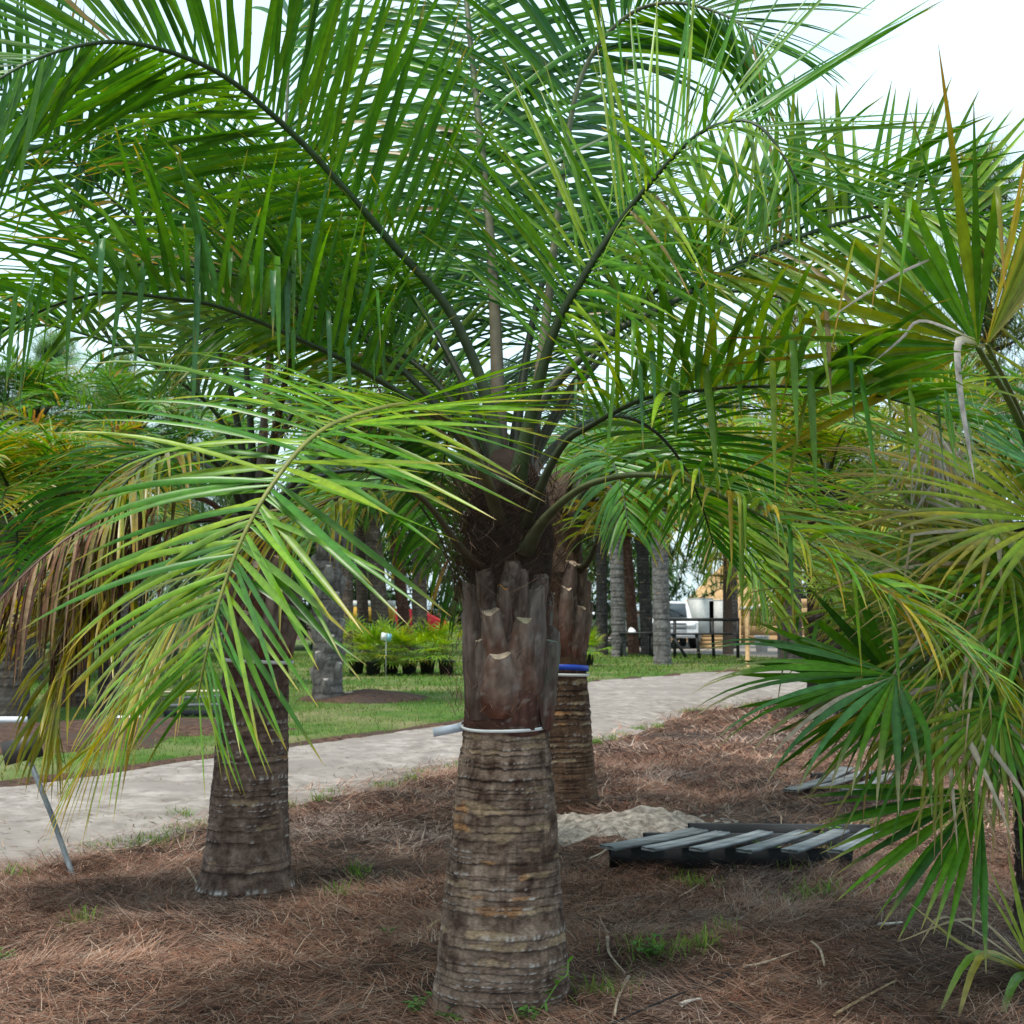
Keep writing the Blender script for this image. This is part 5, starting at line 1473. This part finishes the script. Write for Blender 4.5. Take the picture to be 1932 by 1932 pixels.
lawn_piece('plank', 'long tan plank lying on the lawn behind the left palm', 'plank', (300, 1322), (425, 1320), 0.22, 0.03, (0.50, 0.42, 0.29), lift=0.06)
lawn_piece('plank', 'upper grey board of the pile behind the left palm', 'plank', (310, 1347), (420, 1338), 0.16, 0.03, (0.30, 0.28, 0.26), lift=0.13)
lawn_piece('plank', 'lower grey board of the pile behind the left palm', 'plank', (305, 1354), (425, 1352), 0.2, 0.03, (0.36, 0.33, 0.31), lift=0.09)
lawn_piece('timber', 'black timber under the grey boards behind the left palm', 'timber', (310, 1362), (425, 1362), 0.1, 0.09, (0.03, 0.03, 0.032))
lawn_piece('plank', 'tan plank lying beside the grey booted trunk', 'plank', (646, 1328), (706, 1324), 0.12, 0.03, (0.42, 0.35, 0.25), lift=0.10)
for k, x in enumerate((664, 684, 703)):
    b = G(x, 1331)
    g = MB()
    g.box((0, 0, 0.05), (0.09, 0.10, 0.10), C=(0.07, 0.055, 0.045))
    tag(obj('timber_block', g.mesh('timber_block'), M_WOODG, None, (b[0], b[1], LZ(b[0], b[1]) - 0.005)), ['left', 'middle', 'right'][k] + ' small dark block under the tan plank by the grey trunk', 'block')
lawn_piece('pipe', 'white plastic pipe lying at the left edge behind the sign', 'pipe', (-60, 1388), (50, 1387), 0.09, 0.09, (0.68, 0.69, 0.70), pipe=True, lift=0.08)
lawn_piece('pipe', 'short white plastic pipe beyond the yellowing frond tips', 'pipe', (200, 1380), (266, 1379), 0.09, 0.09, (0.72, 0.73, 0.74), pipe=True, lift=0.05)


def straw_heap(name, label, x, y, rx, ry, h, seed, mat, on_lawn=True):
    b = G(x, y)
    n = 44
    X, Y = np.meshgrid(np.linspace(-1.25, 1.25, n), np.linspace(-1.25, 1.25, n))
    rr = np.hypot(X, Y) + 0.3 * (fbm(X * 2 + seed, Y * 2, seed=seed) - 0.5)
    wx, wy = b[0] + X * rx, b[1] + Y * ry
    z = (LZ(wx, wy) if on_lawn else hgt(wx, wy)) + np.where(rr < 1.05, h * np.clip(1.02 - rr, 0, 1) ** 0.8 + 0.25 * h * (fbm(X * 5, Y * 5, seed=seed + 1) - 0.4) * (rr < 1), -0.05)
    V = np.stack([wx, wy, z], -1).reshape(-1, 3)
    i, j = np.meshgrid(np.arange(n - 1), np.arange(n - 1), indexing='ij')
    Q = np.stack([i * n + j, i * n + j + 1, (i + 1) * n + j + 1, (i + 1) * n + j], -1).reshape(-1, 4)
    o = kind(obj(name, mesh_np(name, V, Q), mat), 'structure')
    o['label'] = label
    return o


straw_heap('mulch_mound', 'brown mulch mound at the foot of the grey booted trunk', 690, 1325, 1.1, 1.4, 0.16, 801, M_MULCH)
straw_heap('mulch_mound', 'brown mulch mound behind the sign at the left edge', 40, 1410, 1.7, 1.6, 0.22, 802, M_MULCH)
straw_heap('mulch_mound', 'brown mulch mound behind the left palm trunk', 260, 1385, 1.9, 1.3, 0.14, 803, M_MULCH)


# ------------------------------------------------------------------ benches, posts, wall, heap across the lawn
M_BLACKW = mat_noise('black_stained_wood', (0.012, 0.012, 0.013), (0.035, 0.033, 0.032), 9, 0.6, 0.3, bump=0.1)
d0 = G(1330, 1247)[1]
bn = thing('bench', 'long black wooden bench with a rail, beside the lumber wall', 'bench', tuple(np.array([P(1330, 1247, d0)[0], d0, LZ(P(1330, 1247, d0)[0], d0)])))
bo = np.asarray(bn.location)
def bp(x, y, dd=0.0):
    return P(x, y, d0 + dd) - bo
for nm, a, b, w, h in [('rail', bp(1262, 1169), bp(1395, 1169), 0.06, 0.10), ('seat_board', bp(1262, 1196), bp(1380, 1196), 0.34, 0.06)]:
    g = MB()
    g.beam(a, b, w, h)
    obj(nm, g.mesh(nm), M_BLACKW, bn)
for x0, y0, x1, y1, dd in [(1268, 1197, 1297, 1249, -0.1), (1314, 1197, 1320, 1246, -0.1), (1343, 1169, 1347, 1226, 0.2), (1273, 1169, 1273, 1244, 0.2), (1392, 1169, 1392, 1226, 0.2)]:
    g = MB()
    A, B_ = bp(x0, y0, dd), bp(x1, y1, dd)
    B_[2] = -0.02
    g.beam(A, B_, 0.09, 0.09)
    obj('leg', g.mesh('leg'), M_BLACKW, bn)
d1 = G(1200, 1243)[1]
tb2 = thing('table', 'dark low table between the far palm trunks, white scrap on it', 'table', (P(1200, 1243, d1)[0], d1, LZ(P(1200, 1243, d1)[0], d1)))
to = np.asarray(tb2.location)
g = MB()
g.box((0, 0, P(1200, 1194, d1)[2] - to[2]), (1.15, 0.7, 0.05), C=(0.05, 0.045, 0.045))
obj('table_top', g.mesh('table_top'), M_WOODG, tb2)
for sx in (-0.5, 0.5):
    for sy in (-0.28, 0.28):
        g = MB()
        zt = P(1200, 1194, d1)[2] - to[2] - 0.02
        g.box((sx, sy, zt / 2 - 0.01), (0.08, 0.08, zt), C=(0.03, 0.03, 0.03))
        obj('leg', g.mesh('leg'), M_WOODG, tb2)
g = MB()
r = np.random.default_rng(5)
a = np.linspace(0, 2 * math.pi, 10, endpoint=False)
rings = [(0.13, 0.0), (0.12, 0.06), (0.06, 0.12), (0.02, 0.15)]
V = np.concatenate([np.stack([rr * np.cos(a) * r.uniform(0.7, 1.3, 10), rr * np.sin(a) * r.uniform(0.7, 1.3, 10), z_ + r.uniform(-0.01, 0.01, 10) * (z_ > 0)], 1) for rr, z_ in rings])
Q = [[i * 10 + j, i * 10 + (j + 1) % 10, (i + 1) * 10 + (j + 1) % 10, (i + 1) * 10 + j] for i in range(3) for j in range(10)]
tag(obj('plastic_bag', mesh_np('plastic_bag', V, Q, np.full((40, 3), 0.75)), M_PLAIN, None, tuple(to + np.array([-0.15, -0.1, P(1200, 1194, d1)[2] - to[2] + 0.025]))), 'crumpled white bag lying on the dark table', 'bag')

def post(label, x, y0, y1, w, mat, cap=None):
    b = G(x, y1)
    b[2] = (LZ(b[0], b[1]) if b[1] > far_edge(b[0]) else 0.0) - 0.05
    h = P(x, y0, b[1])[2] - b[2]
    m = MB()
    n = 6
    for k in range(1):
        m.tube([(0, 0, 0), (0, 0, h * 0.5), (0.01, 0, h - 0.015), (0.01, 0, h)], [w * 0.72, w * 0.70, w * 0.70, w * 0.62], 4)
    return tag(obj('fence_post', m.mesh('fence_post'), mat, None, tuple(b)), label, 'post')


post('new tan wooden post at the edge of the lawn', 1411, 1152, 1263, 0.105, M_WOODT)
post('slim black post right of the tan post', 1470, 1160, 1257, 0.07, M_BLACKW)
post('slim black post nearest the stout palm trunk', 1521, 1157, 1238, 0.075, M_BLACKW)

# lumber retaining wall with a white capping
wd = 62.0
lw = thing('lumber_wall', 'low tan plank wall with a white sloping cap at the back of the yard', 'wall', (P(1400, 1210, wd)[0], wd, 0.07))
lo = np.asarray(lw.location)
wp = lambda x, y, dd=0.0: P(x, y, wd + dd) - lo
for k in range(5):
    g = MB()
    y_ = 1208 - 17.5 * k
    xa = 1398 if k < 4 else 1452
    g.beam(wp(xa, y_), wp(1560, y_), 0.07, 0.395)
    obj('plank', g.mesh('plank'), M_WOODT, lw)
g = MB()
g.beam(wp(1396, 1148, -0.06), wp(1425, 1146, -0.06), 0.25, 0.14, C=(0.7, 0.69, 0.67))
g.beam(wp(1425, 1146, -0.06), wp(1500, 1128, -0.06), 0.25, 0.14, C=(0.7, 0.69, 0.67))
obj('cap', g.mesh('cap'), M_PLAIN, lw)
for x in (1405, 1470, 1530):
    g = MB()
    g.beam(wp(x, 1216, -0.1), wp(x, 1148, -0.1), 0.12, 0.12)
    obj('post', g.mesh('post'), M_WOODT, lw)
M_HEAP = mat_noise('orange_sand', (0.40, 0.24, 0.11), (0.58, 0.38, 0.20), 2.5, 0.95, 0.1, bump=0.6, bdist=0.1)
def sand_heap(x, d, R, h):
    b = np.array([P(x, 1200, d)[0], d, 0.05])
    n = 60
    X, Y = np.meshgrid(np.linspace(-1, 1, n), np.linspace(-1, 1, n))
    rr = np.hypot(X, Y) + 0.15 * (fbm(X * 3, Y * 3, seed=91) - 0.5)
    z = h * np.clip(1 - rr, 0, 1) ** 0.85 + 0.18 * (fbm(X * 8, Y * 8, seed=92) - 0.5) * (rr < 0.95) - 0.05
    V = np.stack([X * R, Y * R * 0.7, z], -1).reshape(-1, 3)
    i, j = np.meshgrid(np.arange(n - 1), np.arange(n - 1), indexing='ij')
    Q = np.stack([i * n + j, i * n + j + 1, (i + 1) * n + j + 1, (i + 1) * n + j], -1).reshape(-1, 4)
    o = tag(obj('sand_heap', mesh_np('sand_heap', V, Q), M_HEAP, None, tuple(b)), 'tall heap of orange tan sand behind the black bench', 'sand heap')


sand_heap(1375, 68, 3.8, 4.2)
# pale concrete blocks in front of the heap
for k, (x, y0, y1, w, c, lb_) in enumerate([(1322, 1131, 1188, 1.0, (0.42, 0.44, 0.42), 'pale grey concrete block left, in front of the orange sand heap'), (1361, 1134, 1165, 1.1, (0.46, 0.46, 0.43), 'pale grey concrete block right, in front of the orange sand heap')]):
    d_ = 58.0
    X = P(x, 1200, d_)[0]
    z1 = P(x, y0, d_)[2] - 0.08
    g = MB()
    g.box((0, 0, z1 / 2), (w, 0.8, z1), C=c)
    g.box((0, 0, z1 + 0.03), (w * 0.96, 0.76, 0.06), C=np.asarray(c) * 0.9)
    tag(obj('concrete_block', g.mesh('concrete_block'), M_PLAIN, None, (X, d_, 0.075)), lb_, 'block')
d_ = 50.0
b = np.array([P(1437, 1205, d_)[0], d_, 0.09])
a = np.linspace(0, 2 * math.pi, 16, endpoint=False)
pr = [(0.0, 0.0), (0.20, 0.0), (0.27, 0.52), (0.285, 0.53), (0.285, 0.57), (0.26, 0.57), (0.19, 0.06), (0.0, 0.05)]
V = np.array([[r_ * np.cos(a), r_ * np.sin(a), np.full(16, z_)] for r_, z_ in pr]).transpose(0, 2, 1).reshape(-1, 3)
Q = [[i * 16 + j, i * 16 + (j + 1) % 16, (i + 1) * 16 + (j + 1) % 16, (i + 1) * 16 + j] for i in range(7) for j in range(16)]
tag(obj('tub', mesh_np('tub', V, Q, np.full((len(V), 3), 0.6)), M_PLAIN, None, tuple(b)), 'white tub standing in front of the lumber wall', 'tub')
for k in range(4):
    A = P(1336 + 6 * k, 1190 - 5 * k, 54)
    g = MB()
    g.box((0, 0, 0.075), (1.1, 0.5, 0.14))
    obj_ = obj('lumber_stack_board', g.mesh('lumber_stack_board'), M_WOODT, None, (P(1345, 1200, 54)[0] + 0.05 * k, 54, 0.08 + 0.15 * k))
    tag(obj_, ['lowest', 'second', 'third', 'top'][k] + ' board of the tan lumber stack behind the black bench', 'board')


# ------------------------------------------------------------------ parked vehicles far behind the trunks
M_GLASS = mat_noise('dark_glass', (0.02, 0.025, 0.03), (0.04, 0.045, 0.05), 3, 0.08, 0.6, bump=0)
M_TYRE = mat_noise('tyre', (0.012, 0.012, 0.012), (0.02, 0.02, 0.02), 10, 0.8, 0.2, bump=0.1)


def vehicle(name, label, cat, x, d, col, kind_='pickup', rz=0.0, L=5.2, w=1.95):
    """body shell, cab, windows, wheels, lamps, grille; local +X is the front"""
    X = P(x, 1200, d)[0]
    t = thing(name, label, cat, (X, d, (LZ(X, d) if not (X > 4.5 and d > 45) else 0.085)), rz=rz)
    H0, H1, H2 = 0.42, 1.12, 1.85
    if kind_ == 'pickup':
        side = [(-L / 2, H0), (L / 2 - 0.1, H0), (L / 2, 0.62), (L / 2 - 0.04, 1.0), (L / 2 - 0.25, H1), (0.75, H1 + 0.05), (0.25, H2 - 0.06), (0.1, H2), (-0.85, H2), (-1.0, H1 + 0.1), (-L / 2, H1 + 0.08)]
    else:
        side = [(-L / 2, H0), (L / 2 - 0.1, H0), (L / 2, 0.6), (L / 2 - 0.1, 0.95), (1.0, 1.08), (0.4, 1.52), (-1.1, 1.55), (-L / 2 + 0.25, 1.1), (-L / 2, 1.0)]
    s = np.array(side)
    n = len(s)
    V = []
    for yy, inset in ((-w / 2, 0.12), (-w / 2 + 0.06, 0.0), (w / 2 - 0.06, 0.0), (w / 2, 0.12)):
        tum = np.clip((s[:, 1] - H1) * 0.16, 0, 1) * (-1 if yy > 0 else 1)
        V.append(np.stack([s[:, 0] * (1 - inset * 0.02), np.full(n, yy) + tum, s[:, 1]], 1))
    V = np.concatenate(V)
    Q = [[i * n + j, i * n + (j + 1) % n, (i + 1) * n + (j + 1) % n, (i + 1) * n + j] for i in range(3) for j in range(n)]
    me = bpy.data.meshes.new('body')
    me.from_pydata([tuple(v) for v in V], [], Q + [list(range(n))[::-1], list(range(3 * n, 4 * n))])
    a_ = me.color_attributes.new('Col', 'FLOAT_COLOR', 'POINT')
    a_.data.foreach_set('color', np.tile(np.array([*col, 1.0], np.float32), len(V)))
    obj('body', me, M_PLAIN, t)
    cabz0, cabz1 = (H1 + 0.14, H2 - 0.1) if kind_ == 'pickup' else (1.12, 1.46)
    for sy in (-1, 1):
        g = MB()
        g.box((-0.35, sy * (w / 2 - 0.055), (cabz0 + cabz1) / 2), (0.95, 0.03, cabz1 - cabz0))
        obj('side_window', g.mesh('side_window'), M_GLASS, t)
        for sx in (L / 2 - 0.95, -L / 2 + 1.05):
            g = MB()
            g.tube([(sx, sy * (w / 2 - 0.2), 0.37), (sx, sy * (w / 2 + 0.02), 0.37)], 0.37, 18)
            wh = obj('wheel', g.mesh('wheel', False), M_TYRE, t)
            g = MB()
            g.tube([(sx, sy * (w / 2 + 0.0), 0.37), (sx, sy * (w / 2 + 0.035), 0.37)], 0.21, 14, (0.5, 0.5, 0.52))
            obj('rim', g.mesh('rim'), M_PLAIN, wh)
        g = MB()
        g.box((L / 2 - 0.03, sy * (w / 2 - 0.28), 0.9), (0.06, 0.34, 0.2), C=(0.75, 0.78, 0.8))
        obj('headlight', g.mesh('headlight'), M_PLAIN, t)
    g = MB()
    zt = H2 if kind_ == 'pickup' else 1.52
    g.beam((0.80 if kind_ == 'pickup' else 1.02, 0, H1 + 0.1), (0.30 if kind_ == 'pickup' else 0.45, 0, zt - 0.1), w * 0.78, 0.03)
    obj('windscreen', g.mesh('windscreen'), M_GLASS, t)
    for k in range(4):
        g = MB()
        g.box((L / 2 + 0.0, 0, 0.70 + 0.09 * k), (0.05, w * 0.52, 0.035), C=(0.05, 0.05, 0.055) if k % 2 else (0.6, 0.6, 0.62))
        obj('grille_bar', g.mesh('grille_bar'), M_PLAIN, t)
    g = MB()
    g.box((L / 2 + 0.03, 0, 0.5), (0.14, w * 0.98, 0.16), C=(0.5, 0.5, 0.52))
    obj('bumper', g.mesh('bumper'), M_PLAIN, t)
    return t


vehicle('pickup_truck', 'white pickup truck facing us behind the pale ringed trunk', 'truck', 1256, 56, (0.66, 0.67, 0.69), rz=-math.pi / 2)
vehicle('car', 'red car half hidden behind the row of far palm trunks', 'car', 735, 54, (0.45, 0.02, 0.03), 'car', rz=math.pi, L=4.6, w=1.8)
vehicle('van', 'white van glimpsed between the far trunks right of the middle palm', 'van', 1150, 66, (0.78, 0.79, 0.8), rz=0.3, L=5.4)
# yellow and white equipment box behind the trunks
d_ = 50.0
X = P(702, 1150, d_)[0]
tr = thing('trailer', 'yellow and white box trailer showing between the far trunks', 'trailer', (X, d_, LZ(X, d_)))
z0, z1, z2 = 1.35, 1.62, 1.85
for nm, zz0, zz1, c in [('lower_box', z0 - 0.25, z1, (0.62, 0.36, 0.04)), ('upper_box', z1 + 0.004, z2, (0.75, 0.74, 0.72))]:
    g = MB()
    g.box((0, 0, (zz0 + zz1) / 2), (1.6, 1.2, zz1 - zz0), C=c)
    obj(nm, g.mesh(nm), M_PLAIN, tr)
g = MB()
g.box((0, 0, 0.95), (1.7, 1.1, 0.28), C=(0.04, 0.04, 0.04))
obj('chassis', g.mesh('chassis'), M_PLAIN, tr)
for sy in (-0.55, 0.55):
    for sx in (-0.45, 0.45):
        g = MB()
        g.tube([(sx, sy - 0.1, 0.42), (sx, sy + 0.1, 0.42)], 0.42, 16)
        obj('wheel', g.mesh('wheel'), M_TYRE, tr)


# ------------------------------------------------------------------ the young palm in the right corner
yb = G(1955, 1862)
yb[2] = hgt(yb[0], yb[1]) - 0.02
young = thing('young_palm', 'young yellow green palm sprouting in the bottom right corner', 'plant', yb)
yd = yb[1]
for k, (tip_, mid_, w, pal_, dr_) in enumerate([
        ((1715, 1703, yd - .35), (1830, 1790, yd - .2), 0.034, YLF, 0.1), ((1750, 1745, yd - .3), (1850, 1800, yd - .15), 0.024, OLIVE, 0.1),
        ((1835, 1640, yd - .1), (1890, 1720, yd - .05), 0.03, OLIVE, 0), ((1860, 1625, yd), (1905, 1720, yd), 0.026, YLF, 0), ((1900, 1600, yd + .1), (1925, 1720, yd + .05), 0.03, LIME, 0),
        ((1765, 1925, yd - .45), (1840, 1800, yd - .3), 0.036, LIME, 0), ((1800, 1945, yd - .5), (1855, 1800, yd - .35), 0.036, YLF, 0), ((1880, 1950, yd - .5), (1915, 1850, yd - .3), 0.04, GREEN, 0),
        ((1800, 1665, yd), (1870, 1750, yd), 0.016, [(0.33, 0.27, 0.17)], 0), ((1690, 1778, yd - .2), (1840, 1735, yd - .1), 0.016, [(0.36, 0.30, 0.22)], 0), ((1735, 1785, yd - .3), (1790, 1730, yd - .2), 0.018, [(0.36, 0.30, 0.22)], 0),
        ((2060, 1660, yd), (2010, 1730, yd), 0.034, LIME, 0), ((2120, 1720, yd - .2), (2040, 1760, yd - .1), 0.034, YLF, 0), ((2080, 1900, yd - .4), (2030, 1790, yd - .3), 0.034, GREEN, 0)]):
    pts, ln = spline([yb + np.array([0, 0, 0.03]), P(*mid_), P(*tip_)], 12)
    T, B, N = frames(pts, (0.1, -0.5, 0.85))
    hw = 0.5 * w * np.interp(np.linspace(0, 1, 12), [0, 0.15, 0.5, 0.85, 1], [0.5, 0.9, 1, 0.55, 0.04])[:, None]
    V = np.stack([pts - B * hw, pts + N * hw * -0.5, pts + B * hw], 1).reshape(-1, 3)
    r = np.random.default_rng(900 + k)
    c = pick(pal_, 1, r)[0]
    cc = lerp(c, (0.34, 0.27, 0.14), np.interp(np.linspace(0, 1, 12), [0, 0.75, 1], [0, 0.1, 0.9]))
    obj('leaf', mesh_np('leaf', V - yb, strap_quads(1, 11), np.repeat(cc, 3, axis=0)), M_FAN, young)
m = MB()
m.tube([(0, 0, -0.02), (0, 0, 0.06), (0.01, 0, 0.12)], [0.06, 0.05, 0.02], 10, (0.09, 0.07, 0.04))
obj('stem', m.mesh('stem', True), M_RACHIS, young)


# ------------------------------------------------------------------ weeds, sticks and the drip line
def weed(label, x, y, R, seed, n=14):
    b = G(x, y)
    b[2] = hgt(b[0], b[1])
    t = thing('weed', label, 'weed', b)
    r = np.random.default_rng(seed)
    for k in range(5):
        az = k * 1.257 + r.uniform(-0.4, 0.4)
        e = np.array([math.cos(az) * R * r.uniform(0.4, 0.9), math.sin(az) * R * r.uniform(0.4, 0.9), R * r.uniform(0.4, 1.1)])
        pts, _ = spline([(0, 0, 0), e * 0.5 + np.array([0, 0, R * 0.2]), e], 8)
        st = obj('stem', mesh_np('stem', *tube_arrays(pts, 0.0025, 4, (0.10, 0.2, 0.04))), M_GRASS, t)
        for q in range(n // 2):
            u = pts[2 + q % 6]
            a2 = r.uniform(0, 6.28)
            dv = np.array([math.cos(a2), math.sin(a2), r.uniform(0.0, 0.5)])
            V, C = strap(u[None], dv[None], np.cross(dv, [0, 0, 1.0])[None], np.array([R * 0.42]), np.array([R * 0.24]), np.array([0.6]), np.array([0.0]), pick([(0.07, 0.2, 0.03), (0.09, 0.24, 0.04)], 1, r), np.array([[0.1, 0.25, 0.05]]), np.array([0.1]), np.array([0.0]), np.array([0.3]), seg=4, prof=([0, 0.2, 0.5, 0.8, 1], [0.15, 0.8, 1, 0.7, 0.05]))
            obj('leaf', mesh_np('leaf', V.reshape(-1, 3), strap_quads(1, 4), C.reshape(-1, 3)), M_GRASS, st)


weed('small green weed at the left foot of the middle palm', 785, 1905, 0.075, 1)
weed('small green weed beside the first, against the middle palm base', 848, 1912, 0.07, 2)
weed('bright green weed in front of the middle palm base', 988, 1918, 0.085, 3)
weed('green weed on the straw right of the middle palm', 1225, 1815, 0.09, 4)
weed('green weed at the very left edge of the straw', 5, 1812, 0.06, 5)
weed('low weed in front of the grey pallet, left', 1300, 1640, 0.11, 6)
weed('leafy weed in front of the grey pallet, middle', 1440, 1622, 0.13, 7)
weed('leafy weed growing up between the right pallet boards', 1555, 1600, 0.14, 8)
weed('tiny weed left of the middle palm trunk', 732, 1800 - 20, 0.05, 9)
# creeper climbing the trunk foot
vb = P(1030, 1900, 5.45)
t = thing('creeper', 'thin green creeper climbing the right foot of the middle palm', 'creeper', (vb[0], vb[1], hgt(vb[0], vb[1])))
pts, _ = spline([P(1005, 1925, 5.45), P(1030, 1890, 5.48), P(1052, 1855, 5.58), P(1070, 1838, 5.65), P(1072, 1815, 5.72)], 14)
vo = np.asarray(t.location)
obj('stem', mesh_np('stem', *[(a_ - vo if q == 0 else a_) for q, a_ in enumerate(tube_arrays(pts, 0.003, 5, (0.12, 0.22, 0.05)))]), M_GRASS, t)
r = np.random.default_rng(77)
for k in range(14):
    u = pts[k] - vo
    dv = unit(np.array([r.normal(0, 1), -abs(r.normal(0, 0.6)), r.normal(0.2, 0.5)]))
    V, C = strap(u[None], dv[None], unit(np.cross(dv, [0.2, 0.4, 1.0]))[None], np.array([0.04]), np.array([0.018]), np.array([0.4]), np.array([0.0]), pick([(0.10, 0.24, 0.04)], 1, r), np.array([[0.12, 0.26, 0.05]]), np.array([0.1]), np.array([0.0]), np.array([0.3]), seg=4)
    obj('leaf', mesh_np('leaf', V.reshape(-1, 3), strap_quads(1, 4), C.reshape(-1, 3)), M_GRASS, t)


def stick(label, pts, w=0.012, col=(0.42, 0.34, 0.25), name='dry_stick', cat='stick', lift=0.012):
    q = []
    for x, y in pts:
        b = G(x, y)
        b[2] = hgt(b[0], b[1]) + lift + 0.01
        q.append(b)
    p, ln = spline(q, 14)
    o = q[0]
    V, Q, C = tube_arrays(p - o, w / 2 * np.linspace(1, 0.5, 14), 6, np.asarray(col), flat=0.5, face=(0, 0, 1.0))
    tag(obj(name, mesh_np(name, V, Q, C), M_DEAD, None, tuple(o)), label, cat)


stick('pale stick leaning at the left foot of the left palm', [(354, 1645), (366, 1668), (383, 1695)], 0.02)
stick('pale stick on the straw left of the left palm', [(185, 1622), (225, 1612), (262, 1603)], 0.018)
stick('tan leaf scrap beside the left foot of the middle palm', [(806, 1772), (818, 1764), (833, 1758)], 0.03, (0.5, 0.36, 0.2))
stick('curved pale root on the straw right of the middle palm, upper', [(1146, 1795), (1150, 1818), (1180, 1838)], 0.018)
stick('curved pale root on the straw right of the middle palm, lower', [(1186, 1842), (1172, 1880), (1163, 1915), (1160, 1932)], 0.02)
stick('long pale stick near the right part of the straw', [(1403, 1838), (1440, 1830), (1505, 1815)], 0.02)
stick('short bent pale stick right of the long pale one', [(1532, 1795), (1548, 1815), (1556, 1838)], 0.018)
stick('long tan stick low in the right foreground', [(1575, 1932), (1630, 1908), (1690, 1878)], 0.02, (0.36, 0.26, 0.15))
stick('white curled leaf scrap under the fan palm', [(1660, 1762), (1680, 1768), (1702, 1764)], 0.035, (0.6, 0.56, 0.5))
stick('thin tan stick lying by the young palm', [(1730, 1690), (1790, 1688), (1850, 1686)], 0.015)
stick('pale twig in front of the left end of the pallet', [(1112, 1625), (1135, 1615), (1165, 1603)], 0.02)
stick('pale twig right of the middle palm trunk at mid height', [(1280, 1690), (1300, 1680), (1320, 1672)], 0.016)
stick('pale scrap at the bottom edge right of the middle palm', [(1285, 1912), (1300, 1908), (1322, 1906)], 0.03, (0.55, 0.5, 0.45))
stick('black drip irrigation line curving over the straw in front', [(1130, 1962), (1220, 1930), (1300, 1890), (1350, 1868), (1378, 1860), (1362, 1846), (1290, 1848), (1300, 1862), (1340, 1890), (1400, 1925), (1450, 1960)], 0.014, (0.02, 0.02, 0.022), 'drip_line', 'hose', 0.02)
